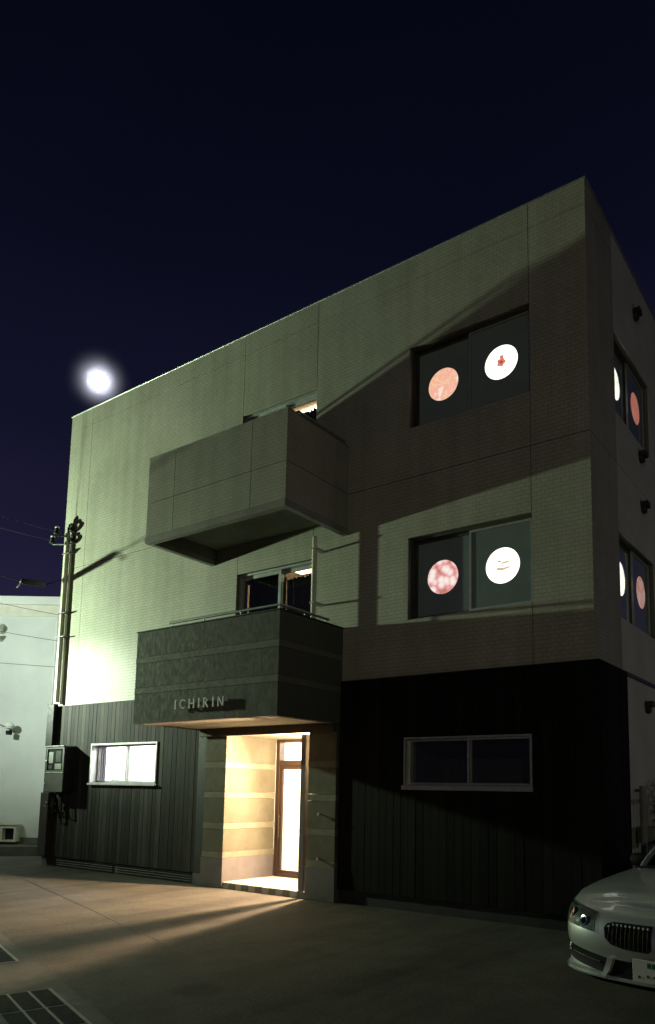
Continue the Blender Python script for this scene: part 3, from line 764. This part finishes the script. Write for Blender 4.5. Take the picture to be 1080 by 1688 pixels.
# lower black riser
cdp(MB().box(-11.20 + 11.0, -10.96 + 11.0, -.16 + .1, -.063 + .1, 2.38 - 3.2, 3.24 - 3.2, .01), 'riser_cover', 'black')
cdp(MB().box(-11.20 + 11.0, -10.92 + 11.0, -.18 + .1, -.063 + .1, .19 - 3.2, 1.44 - 3.2, .01), 'riser_cover', 'darkwood')

mb_ = thing('electric_meter_box', 'grey electric meter box with a window, on the left end of the dark boards', 'meter box', (-10.565, -.32, 1.46))
def mbx(name, mat, x0, x1, y0, y1, z0, z1, bev=.004): return MB().box(x0, x1, y0, y1, z0, z1, bev).build(name, mat, mb_)
body = mbx('case', 'black', -.30, .30, .02, .257, .0, .88)
mbx('lid', 'boxgrey', -.305, .305, 0, .0195, .0, .37)
MB().frame(-.305, .305, .375, .885, .0, .0195, .045).build('lid', 'boxgrey', mb_)
mbx('window_pane', 'glass', -.258, .258, .008, .012, .422, .838, 0)
mbx('hood', 'alu', -.315, .315, -.02, .257, .886, .905)
mbx('bar', 'alu', -.300, .300, -.008, -.001, .365, .385)
for (x, z, wd, ht, mt) in ((-.15, .56, .15, .22, 'white'), (.10, .58, .17, .22, 'boxgrey'), (.10, .44, .22, .11, 'cream'), (-.16, .45, .12, .07, 'greyplastic')):
    mbx('meter', mt, x - wd / 2, x + wd / 2, .013, .0195, z, z + ht, .002)
for z in (.16, .6): MB().lathe([(0, .02), (-.014, .02), (-.018, .012)], (-.275, -.001, z), 'y', 10).build('latch', 'steel', mb_)
tb = MB()
for k, (xa, dxx, dep) in enumerate(((-.18, .02, .30), (-.05, -.03, .42), (.08, .05, .34))):
    tb.tube([(xa, .12, .0), (xa + dxx, .10, -.10), (xa + dxx * 2, .10, -dep), (xa + dxx * 2 - .06, .17, -dep - .08), (xa + dxx * 2 - .10, .24, -dep + .06)], .022, 8)
tb.build('cable_tail', 'black', mb_)
MB().lathe([(0, .03), (-.03, .035), (-.05, .02)], (-.30, .10, -.20), 'y', 12).build('cable_clip', 'chrome', mb_)
MB().lathe([(0, .03), (-.03, .035), (-.05, .02)], (-.36, .10, -.27), 'y', 12).build('cable_clip', 'chrome', mb_)

def wire(name, label, pts, r, mat='black', cat='cable'):
    o0 = Vector(pts[0]); m = MB().tube([tuple(Vector(p) - o0) for p in pts], r, 6)
    o = m.build(name, mat, None, tuple(o0)); return tag(o, label, cat)
def sag(a, b, s, n=14):
    a = Vector(a); b = Vector(b); return [tuple(a.lerp(b, k / n) - Vector((0, 0, s * 4 * (k / n) * (1 - k / n)))) for k in range(n + 1)]
# service drop with splice sleeve
sd = thing('service_drop_cable', 'black cable with a thick splice sleeve leaving the conduit towards the left', 'cable', (-11.06, -.10, 5.86))
so = Vector((-11.06, -.10, 5.86))
pts = [(-11.06, -.10, 5.86), (-11.36, -.33, 5.74), (-11.20, -.90, 5.66), (-11.02, -1.3, 5.61), (-10.9, -2.2, 5.60), (-10.8, -5, 5.8), (-10.7, -12, 6.6)]
MB().tube([tuple(Vector(p) - so) for p in pts], .011, 6).build('cable', 'black', sd)
MB().tube([tuple(Vector(p) - so) for p in ((-11.34, -.31, 5.742), (-11.33, -.36, 5.735), (-11.20, -.88, 5.662), (-11.19, -.93, 5.656))], [.03, .058, .058, .03], 12).build('splice_sleeve', 'black', sd)
MB().tube([tuple(Vector(p) - so) for p in ((-11.19, -.93, 5.65), (-11.2, -.97, 5.56), (-11.17, -1.02, 5.50))], .016, 6).build('cable_tag', 'white', sd)
wire('telephone_wire', 'upper thin wire running left from the conduit, in front of the white building', sag((-11.13, -.08, 5.12), (-16.2, -3.3, 6.6), .10), .005)
wire('telephone_wire', 'middle thin wire running left from the conduit bracket, sloping up', sag((-11.13, -.08, 4.55 + .02), (-16.2, -3.3, 5.9), .12), .005)
wire('telephone_wire', 'lowest thin wire running left from the conduit across the white building', sag((-11.13, -.08, 4.02), (-16.2, -3.3, 4.6), .06), .005)
wire('overhead_wire', 'faint overhead wire ending at the upper insulator against the sky', sag((-11.22, -.24, 6.90), (-17.0, -4.5, 9.6), .25), .0035)
wire('overhead_wire', 'faint overhead wire ending at the lower insulator against the sky', sag((-11.29, -.27, 6.70), (-17.0, -4.6, 9.2), .25), .0035)

# ------------------------------------------------------------------ white building at the left
NB = thing('white_building', 'white rendered building with a flat eave behind the left corner', 'building', (-16.6, 2.6, 0), rz=math.atan2(.584, .811))
# local: x along the wall to the right, y away from the viewer
box('wall', 'white_wall', NB, -9, 6, 0, 8, -.05, 6.56)
box('eave', 'white', NB, -9.2, 6.2, -.16, 8.2, 6.63, 6.86, .01)
box('frieze', 'cream', NB, -9.05, 6.05, -.05, 8.05, 6.30, 6.629, .01)
box('plinth', 'kerb', NB, -9.02, 6.02, -.03, -.001, -.05, .16)
hood = MB().prism([(-.0, 5.78), (-.62, 5.78), (-.62, 5.81), (0, 6.08)], 0, -2.2, -.86); hood.build('window_hood', 'white', NB)
box('window_hood', 'white', NB, -2.2, -.88, -.58, -.001, 5.56, 5.62, .01)
box('downpipe', 'white', NB, .62, .70, -.10, -.02, .1, 6.3, .02)
box('window_frame', 'alu', NB, -2.1, -.95, -.04, -.001, 1.65, 2.0)
sc = thing('security_lamp', 'small white round lamp on a bracket on the white wall', 'lamp', tuple(NB.matrix_world @ Vector((0, 0, 0))), rz=NB.rotation_euler.z)
sc.location = Vector((-16.6, 2.6, 0)) + Vector((.811, .584, 0)) * (-.36) + Vector((.584, -.811, 0)) * .001 + Vector((0, 0, 3.05))
MB().tube([(0, 0, 0), (0, -.22, .02)], .03, 10).build('bracket', 'greyplastic', sc)
MB().lathe([(-.09, .03), (-.07, .09), (0, .125), (.07, .10), (.10, .04)], (0, -.30, .12), 'z', 18).build('globe', 'white', sc)
MB().lathe([(-.10, .075), (0, .085), (.02, .06)], (0, -.30, -.02), 'z', 14).build('base', 'black', sc)
MB().tube([(0, -.25, .05), (-.6, -.18, .28), (-1.5, -.05, .75), (-1.6, -.02, .82)], .010, 6).build('cable', 'greyplastic', sc)
ac = thing('outdoor_unit', 'cream outdoor unit with a dark opening at the foot of the white wall', 'outdoor unit', (0, 0, 0), rz=NB.rotation_euler.z)
ac.location = Vector((-16.6, 2.6, 0)) + Vector((.811, .584, 0)) * (-.15) + Vector((.584, -.811, 0)) * .05
box('case', 'cream', ac, -1.1, -.22, -.32, -.02, .06, .50, .012)
MB().frame(-.219, .19, .06, .47, -.30, -.02, .05).build('case', 'cream', ac)
box('recess', 'black', ac, -.168, .139, -.10, -.03, .112, .418)
box('top', 'cream', ac, -1.12, .22, -.34, -.01, .501, .53, .006)
# low kerb wall between the plots
lw = tag(box('low_wall', 'kerb', None, -4.2, 6.0, .0, .14, -.02, .22, .01), 'low dark kerb wall between the forecourt and the white building', 'wall')
lw.location = (-13.33, .36, 0); lw.rotation_euler = (0, 0, math.atan2(.74, .56))

# ------------------------------------------------------------------ floodlight left of the frame: the light that rakes along the front
LP = Vector((-14.8, -2.8, 4.60))
sl = thing('floodlight_pole', 'greenish floodlight on a concrete pole, left of the forecourt', 'floodlight', (-15.6, -3.3, 0))
AIM = Vector((.88, .25, .38)).normalized()
MB().tube([(0, 0, 0), (0, 0, 9.5)], [.17, .11], 18).build('pole', 'conc', sl)
MB().tube([(0, 0, 4.55), (.35, .20, 4.58), (.62, .40, 4.585)], .03, 10).build('arm', 'steel', sl)
hd_ = MB().lathe([(-.20, .05), (-.16, .10), (-.06, .16), (-.055, .15), (-.13, .08)], (0, 0, 0), 'z', 22).build('reflector', 'steel', sl, (.80, .50, 4.60))
hd_.rotation_euler = AIM.to_track_quat('Z', 'Y').to_euler()
MB().lathe([(-.12, .02), (-.10, .035), (-.07, .03), (-.06, .01)], (0, 0, 0), 'z', 14).build('bulb', emit('lamp_bulb', (.86, 1.0, .72), 20), sl, (.80, .50, 4.60)).rotation_euler = AIM.to_track_quat('Z', 'Y').to_euler()
def lamp(name, kind, e, col, loc, aim=None, size=None, blend=0, soft=.055):
    d = bpy.data.lights.new(name, kind); d.energy = e; d.color = col; d.shadow_soft_size = soft
    if kind == 'SPOT': d.spot_size = R(size); d.spot_blend = blend
    o = bpy.data.objects.new(name, d); COL.objects.link(o); o.location = loc
    if aim is not None: o.rotation_euler = (-Vector(aim)).to_track_quat('Z', 'Y').to_euler()
    return o
lamp('floodlight_beam', 'SPOT', 3500, (.75, 1.0, .64), LP, AIM, 132, .85, soft=.09)
lamp('floodlight_core', 'SPOT', 4600, (.86, 1.0, .84), LP, Vector((-10.35, 0, 3.25)) - LP, 31, 1.0)
lamp('floodlight_spill', 'POINT', 420, (.80, 1.0, .80), LP, soft=.09)
lamp('floodlight_side_beam', 'SPOT', 1050, (.86, 1.0, .90), LP, Vector((-.42, .90, .12)), 95, .6, soft=.09)

# lamp on the alley side, right of the frame
al = thing('alley_lamp', 'small lamp post in the alley right of the building', 'lamp', (6.5, 3.2, 0))
MB().tube([(0, 0, 0), (0, 0, 2.5)], .04, 12).build('post', 'alu_dk', al)
MB().lathe([(0, .05), (.02, .11), (.14, .11), (.16, .05)], (0, 0, 2.5), 'z', 18).build('globe', emit('alley_globe', (1.0, .92, .74), 6), al)
lamp('alley_lamp_light', 'POINT', 55, (1.0, .93, .76), (6.5, 3.2, 2.78), soft=.1)

# added fill lamp on a pole, unseen behind the camera: it lifts the shadows a little
s2 = thing('fill_lamp', 'street lamp added on a steel pole, unseen behind the camera', 'fill lamp', (13.0, -27.0, 0))
MB().tube([(0, 0, 0), (0, 0, 6.0), (-.1, .15, 6.4), (-.5, .7, 6.6)], [.09, .06, .05, .04], 14).build('pole', 'steel', s2)
MB().box(-.75, -.35, .55, 1.15, 6.56, 6.66, .03).build('lamp_head', 'steel', s2)
MB().box(-.70, -.40, .62, 1.08, 6.53, 6.558, .01).build('diffuser', emit('fill_lamp_glow', (1.0, .86, .55), 10), s2)
lamp('fill_lamp_light', 'POINT', 1500, (.96, .92, .52), (12.45, -26.15, 6.4), soft=.15)

# ------------------------------------------------------------------ car
car = thing('parked_car', 'silver saloon car parked nose out at the right edge', 'car', (1.31, -2.87, 0), rz=R(-6))
plan = [(0, 0), (.30, .012), (.52, .05), (.70, .135), (.81, .25), (.875, .42), (.915, .75), (.93, 1.2), (.93, 2.0), (.93, 2.9), (.925, 3.7), (.90, 4.2), (.85, 4.52), (.72, 4.76), (.42, 4.87), (0, 4.9)]
def cr(pts, n=7):
    out = []
    for i in range(len(pts) - 1):
        p0, p1, p2, p3 = [Vector(pts[min(max(k, 0), len(pts) - 1)]) for k in (i - 1, i, i + 1, i + 2)]
        if i == 0: p0 = Vector((-pts[1][0], pts[1][1]))
        if i == len(pts) - 2: p3 = Vector((-pts[-2][0], pts[-2][1]))
        for k in range(n):
            t = k / n; out.append(.5 * ((2 * p1) + (p2 - p0) * t + (2 * p0 - 5 * p1 + 4 * p2 - p3) * t * t + (3 * p1 - p0 - 3 * p2 + p3) * t ** 3))
    out.append(Vector(pts[-1])); return out
PL = cr(plan); ARC = [0]
for i in range(1, len(PL)): ARC.append(ARC[-1] + (PL[i] - PL[i - 1]).length)
def smooth(a, b, x): t = min(max((x - a) / (b - a), 0), 1); return t * t * (3 - 2 * t)
def lerp_tab(tab, x):
    if x <= tab[0][0]: return tab[0][1]
    for (a, fa), (b, fb) in zip(tab, tab[1:]):
        if x <= b: return fa + (fb - fa) * (x - a) / (b - a)
    return tab[-1][1]
FRONT = [(.19, .05), (.195, .0), (.225, -.006), (.24, .022), (.30, .03), (.36, .026), (.40, .008), (.46, .0), (.53, .006), (.60, .03), (.655, .075), (.69, .13), (.715, .20)]
SIDE = [(.19, .10), (.20, .03), (.23, .018), (.26, .02), (.32, .016), (.38, .008), (.46, .0), (.54, -.002), (.62, .0), (.69, .008), (.75, .025), (.80, .06), (.835, .13)]
HZ = [(0, 0), (.5, -.035), (.9, .005), (1.5, .045), (2.2, .075), (3.4, .10), (4.4, .12), (4.9, .10)]
def pt_at(i, row):
    p = PL[i]; a = PL[max(i - 1, 0)]; b = PL[min(i + 1, len(PL) - 1)]
    t = (b - a); t.normalize(); nrm = Vector((-t.y, t.x))       # inward
    if i == 0: nrm = Vector((0, 1))
    if i == len(PL) - 1: nrm = Vector((0, -1))
    k = smooth(.0, .62, p.y); 
    zf, nf = FRONT[row]; zs_, ns = SIDE[row]
    z = zf * (1 - k) + (zs_ + lerp_tab(HZ, p.y) * smooth(.45, .84, zs_)) * k; ins = nf * (1 - k) + ns * k
    q = p + nrm * ins; return Vector((max(q.x, 0) if i in (0, len(PL) - 1) else q.x, q.y, z))
NR = len(FRONT)
skin = [[pt_at(i, r) for r in range(NR)] for i in range(len(PL))]
body = MB(); body.smooth = True
ring = [[(v.x, v.y, v.z) for v in col] for col in skin] ; ringL = [[(-v.x, v.y, v.z) for v in col] for col in skin]
body.grid(ring); body.grid(ringL)
NA = 12
def deck(x, y, x_e, z_e):
    t = abs(x) / max(x_e, 1e-4)
    crown = .050 * smooth(0, .8, y) + .012
    crease = .012 * math.exp(-((t - .62) / .12) ** 2) * smooth(.1, .5, y) * (1 - smooth(1.3, 1.6, y))
    return z_e + crown * (1 - t ** 2.6) + crease
top_rows = []
for col in skin:
    e = col[-1]; top_rows.append([(e.x * (2 * k / NA - 1), e.y, deck(e.x * (2 * k / NA - 1), e.y, e.x, e.z)) for k in range(NA + 1)])
body.grid(top_rows)
body.build('body', 'car', car)
def sk(s, z, off=0.0, sgn=-1):
    """point on the car's skin at arc s from the nose and height z, pushed out by off"""
    i = 0
    while i < len(ARC) - 2 and ARC[i + 1] < s: i += 1
    f = (s - ARC[i]) / (ARC[i + 1] - ARC[i])
    def at(col):
        for r in range(1, NR - 1):
            if col[r + 1].z >= z: break
        a, b = col[r], col[r + 1]; t = (z - a.z) / (b.z - a.z + 1e-9); return a.lerp(b, min(max(t, 0), 1))
    p = at(skin[i]).lerp(at(skin[i + 1]), f)
    t = (PL[i + 1] - PL[i]).normalized(); nrm = Vector((t.y, -t.x, .25)).normalized()
    p = p + nrm * off; return (p.x * sgn, p.y, p.z)
def patch(name, mat, corners, off, sgn, parent=car, nu=12, nv=6, thick=.02, curve=0.0):
    """corners: (s,z) of inner-bottom, outer-bottom, outer-top, inner-top"""
    (a, b, c, d) = [Vector(q) for q in corners]
    rows = []; back = []
    for j in range(nv + 1):
        v = j / nv; r_, k_ = [], []
        for i in range(nu + 1):
            u = i / nu; p = (a.lerp(b, u)).lerp(d.lerp(c, u), v); zz_ = p.y + curve * math.sin(math.pi * u) * (v - .3)
            r_.append(sk(p.x, zz_, off, sgn)); k_.append(sk(p.x, zz_, off - thick, sgn))
        rows.append(r_); back.append(k_)
    m = MB(); m.smooth = True; m.grid(rows); m.grid(back)
    for e, f_ in ((rows[0], back[0]), (rows[-1], back[-1]), ([r[0] for r in rows], [r[0] for r in back]), ([r[-1] for r in rows], [r[-1] for r in back])): m.grid([e, f_])
    return m.build(name, mat, parent)
for sgn in (-1, 1):
    # headlamp: dark housing, two projector lenses, bright ring, clear cover
    hl = patch('headlight', 'greyplastic', ((.50, .528), (.98, .570), (1.05, .725), (.525, .672)), .004, sgn)
    patch('lamp_cover', 'lens', ((.50, .528), (.98, .570), (1.05, .725), (.525, .672)), .020, sgn, hl, thick=.004)
    for (s_, z_, r_) in ((.62, .595, .042), (.82, .635, .045)):
        c = Vector(sk(s_, z_, .006, sgn)); c0 = Vector(sk(s_, z_, .016, sgn)); d = (c0 - c).normalized()
        MB().tube([tuple(c), tuple(c + d * .006), tuple(c + d * .008)], [r_, r_, r_ * .7], 18).build('projector', 'chrome', hl)
        MB().tube([tuple(c + d * .008), tuple(c + d * .010), tuple(c + d * .012)], [r_ * .72, r_ * .6, r_ * .2], 16).build('projector_lens', 'glass_dk', hl)
    patch('brow', 'chrome', ((.52, .655), (1.0, .700), (1.02, .708), (.52, .662)), .008, sgn, hl, nv=2, thick=.006)
    # kidney grille
    kd = part('grille', car)
    pr = [(.035, .625), (.33, .620), (.385, .605), (.405, .57), (.39, .50), (.34, .455), (.25, .435), (.06, .43), (.035, .45)]
    def kp(p, off): return sk(p[0], p[1], off, sgn)
    n_ = len(pr); cen = (sum(p[0] for p in pr) / n_, sum(p[1] for p in pr) / n_)
    inn = [(cen[0] + (p[0] - cen[0]) * .93, cen[1] + (p[1] - cen[1]) * .86) for p in pr]
    m = MB(); o1 = [kp(p, .004) for p in pr]; o2 = [kp(p, .022) for p in pr]; i2 = [kp(p, .020) for p in inn]; i1 = [kp(p, .004) for p in inn]
    for ra, rb in ((o1, o2), (o2, i2), (i2, i1)):
        for k in range(n_): m.add([ra[k], ra[(k + 1) % n_], rb[(k + 1) % n_], rb[k]], [(0, 1, 2, 3)])
    m.build('grille_frame', 'black', kd)
    m = MB(); m.add([kp(p, .011) for p in inn] + [kp(cen, .011)], [(k, (k + 1) % n_, n_) for k in range(n_)]); m.build('grille_back', 'black', kd)
    for k in range(10):
        s_ = .058 + k * .034
        zt = .612 - max(0, s_ - .33) * .5; zb = .442 + max(0, s_ - .25) * .28
        p = [sk(s_, zb + (zt - zb) * t, .017, sgn) for t in (0, .3, .6, .85, 1.0)]
        MB().tube(p, .0048, 6).build('grille_slat', 'black', kd)
        q = sk(s_, zt - .010, .030, sgn); MB().box(q[0] - .006, q[0] + .006, q[1] - .004, q[1] + .01, q[2] - .010, q[2] + .005, .002).build('grille_tip', 'letter', kd)
    # lower intakes, fog lamp, blade
    patch('lower_intake', 'black', ((.44, .235), (.90, .285), (.97, .415), (.40, .345)), .003, sgn)
    patch('intake_blade', 'chrome', ((.46, .30), (.86, .345), (.86, .352), (.46, .312)), .012, sgn, nv=2, thick=.006)
    patch('bumper_blade', 'car', ((.385, .205), (.425, .205), (.385, .350), (.335, .350)), .026, sgn, nu=3, thick=.03)
    c = Vector(sk(.84, .365, .004, sgn)); d = (Vector(sk(.84, .365, .02, sgn)) - c).normalized()
    MB().tube([tuple(c), tuple(c + d * .012), tuple(c + d * .016)], [.036, .036, .026], 16).build('fog_lamp', 'chrome', car)
    patch('front_lip', 'car', ((0.0, .168), (1.12, .178), (1.12, .212), (0.0, .205)), .020, sgn, nu=26, nv=3, thick=.05)
    patch('lower_intake', 'black', ((0.0, .225), (.375, .225), (.330, .345), (0.0, .345)), .003, sgn)
    # mirrors, door handles, wheels
    MB().lathe([(-.09, .02), (-.07, .06), (0, .075), (.08, .06), (.11, .02)], (sgn * .95, 2.2, .93), 'x', 14).build('mirror', 'black', car)
    for yy in (.88, 3.82):
        wh = part('wheel', car)
        MB().lathe([(0, .22), (.0, .31), (.03, .335), (.20, .335), (.225, .31), (.225, .22)], (sgn * .715 if sgn > 0 else -.94, yy, .335), 'x', 32).build('tyre', 'rubber', wh)
        m = MB().lathe([(.02, .225), (.02, .06), (.21, .06), (.21, .225)], (sgn * .715 if sgn > 0 else -.94, yy, .335), 'x', 28)
        m.build('rim', 'steel', wh)
# bonnet shut line and roundel
rd = MB(); 
rd.lathe([(0, .041), (.006, .041), (.008, .034)], (0, .235, .742), 'z', 22); rd.build('badge', 'chrome', car)
rd = MB().lathe([(0, .033), (.0015, .033), (.002, .030)], (0, .235, .7503), 'z', 22); rd.build('badge', 'black', car)
# number plate
npl = MB().box(-.165, .165, -.035, -.027, .225, .39, .003).build('number_plate', 'plate', car)
MB().lathe([(0, .011), (-.003, .011)], (-.115, -.0352, .265), 'y', 12).build('plate_mark', 'plate_green', npl)
for xk in (-.055, -.02): MB().box(xk, xk + .028, -.0385, -.0352, .335, .372, .001).build('plate_mark', 'plate_green', npl)
for xk in (-.06, -.01, .055, .105): MB().lathe([(0, .011), (-.003, .011)], (xk + .01, -.0352, .275), 'y', 12).build('plate_mark', 'plate_green', npl)
# greenhouse
lev = [(.86, 1.32, 4.42, .80), (.98, 1.55, 4.25, .785), (1.15, 1.86, 3.98, .715), (1.32, 2.20, 3.66, .63), (1.42, 2.48, 3.40, .55), (1.455, 2.75, 3.15, .42)]
def ringp(l, n=56):
    z, ya, yb, hw = l; out = []
    for k in range(n):
        t = 2 * math.pi * k / n; c, s_ = math.cos(t), math.sin(t); e = .42
        out.append((hw * math.copysign(abs(s_) ** e, s_), (ya + yb) / 2 - (yb - ya) / 2 * math.copysign(abs(c) ** e, c), z + .0))
    return out + [out[0]]
m = MB(); m.smooth = True; m.grid([ringp(l) for l in lev[:4]]); m.build('window_glass', 'glass_dk', car)
m = MB(); m.smooth = True; m.grid([ringp(l) for l in lev[3:]]); rg = ringp(lev[-1])[:-1]; m.add(rg, [tuple(range(len(rg)))]); m.build('roof', 'car', car)
m = MB()
for (sx) in (-1, 1):
    for k, idx in enumerate((7, 28 - 7)):
        m.tube([tuple(Vector((abs(ringp(l)[idx][0]) * sx, ringp(l)[idx][1], l[0]))) for l in lev[:4]], .035, 8)
m.build('pillar', 'car', car)
box('cabin_floor', 'black', car, -.70, .70, 1.5, 4.2, .50, .86)
MB().tube([(-.68, 1.40, .93), (-.30, 1.36, .955), (.10, 1.42, .965)], .012, 6).build('wiper', 'black', car)

# ------------------------------------------------------------------ alley at the right
gp = thing('side_pipe', 'grey vertical pipe with a meter on the side wall behind the car', 'pipe', (.16, 1.30, 0))
MB().tube([(0, 0, 0), (0, 0, 1.72)], .045, 12).build('pipe', 'greyplastic', gp)
MB().tube([(.0, .20, 0), (.0, .20, 1.60), (-.06, .20, 1.66), (-.15, .20, 1.66)], .022, 10).build('pipe', 'greyplastic', gp)
MB().box(-.10, .14, .05, .42, .98, 1.20, .03).build('meter', 'greyplastic', gp)
MB().box(-.155, -.046, -.03, .03, 1.5, 1.54, .004).build('bracket', 'steel', gp)
def shrub(loc, h, n, rad, label):
    s = thing('shrub', label, 'shrub', loc)
    st = MB()
    for k in range(7):
        a = random.uniform(0, 6.28); r = rad * random.uniform(.3, .8)
        st.tube([(0, 0, 0), (r * .4 * math.cos(a), r * .4 * math.sin(a), h * .5), (r * math.cos(a), r * math.sin(a), h * random.uniform(.8, 1.0))], [.012, .008, .003], 5)
    st.build('stem', 'stem', s)
    lf = MB()
    for k in range(n):
        a = random.uniform(0, 6.28); r = rad * math.sqrt(random.random()); z = h * (.25 + .8 * random.random() ** .8)
        c = Vector((r * math.cos(a), r * math.sin(a), z)); d = Vector((random.uniform(-1, 1), random.uniform(-1, 1), random.uniform(-.6, .8))).normalized()
        w = d.cross(Vector((random.uniform(-1, 1), random.uniform(-1, 1), random.uniform(-1, 1)))).normalized(); l = random.uniform(.07, .13)
        up_ = d.cross(w) * .012
        lf.add([c, c + d * l * .5 + w * l * .24 + up_, c + d * l, c + d * l * .5 - w * l * .24 + up_], [(0, 1, 2), (0, 2, 3)])
    lf.build('foliage', 'leaf', s)
shrub((.32, 2.35, 0), 1.75, 420, .30, 'leafy green shrub beside the pipe behind the car')

# ------------------------------------------------------------------ moon with an added scattering shell that stands in for lens bloom
mn = MB(); mn.smooth = True
nn, mm = 32, 18; r = 4.2
rows = [[(r * math.sin(math.pi * j / mm) * math.cos(2 * math.pi * i / nn), r * math.sin(math.pi * j / mm) * math.sin(2 * math.pi * i / nn), r * math.cos(math.pi * j / mm)) for i in range(nn + 1)] for j in range(mm + 1)]
mn.grid(rows)
moon = mn.build('moon', emit('moon_surface', (.95, .96, 1.0), 40.0), None, tuple(MOON * 420 + Vector((2.8, -8.8, 1.6))))
tag(moon, 'bright full moon in the night sky above the left end of the roof', 'moon')

hz = MB(); hz.smooth = True; k = 24.0 / r
hz.grid([[(p[0] * k, p[1] * k, p[2] * k) for p in row] for row in rows])
vm = bpy.data.materials.new('moon_bloom_scatter'); vm.use_nodes = True; vn = vm.node_tree; vn.nodes.clear()
vo = vn.nodes.new('ShaderNodeOutputMaterial'); vs = vn.nodes.new('ShaderNodeVolumeScatter')
vs.inputs['Color'].default_value = (.82, .84, 1.0, 1); vs.inputs['Anisotropy'].default_value = .0
vc = vn.nodes.new('ShaderNodeTexCoord'); vl = vn.nodes.new('ShaderNodeVectorMath'); vl.operation = 'LENGTH'; vn.links.new(vc.outputs['Object'], vl.inputs[0])
vr = vn.nodes.new('ShaderNodeMapRange'); vr.inputs['From Min'].default_value = 4.0; vr.inputs['From Max'].default_value = 20.0; vr.inputs['To Min'].default_value = 1.0; vr.inputs['To Max'].default_value = 0.0
vn.links.new(vl.outputs['Value'], vr.inputs[0])
vp = vn.nodes.new('ShaderNodeMath'); vp.operation = 'POWER'; vp.inputs[1].default_value = 4.0; vn.links.new(vr.outputs[0], vp.inputs[0])
vk = vn.nodes.new('ShaderNodeMath'); vk.operation = 'MULTIPLY'; vk.inputs[1].default_value = .034; vn.links.new(vp.outputs[0], vk.inputs[0])
vn.links.new(vk.outputs[0], vs.inputs['Density'])
vn.links.new(vs.outputs[0], vo.inputs['Volume'])
cl = hz.build('moon_bloom', vm, None, tuple(moon.location)); cl['kind'] = 'stuff'; cl['label'] = 'added scattering shell imitating the lens bloom round the moon'
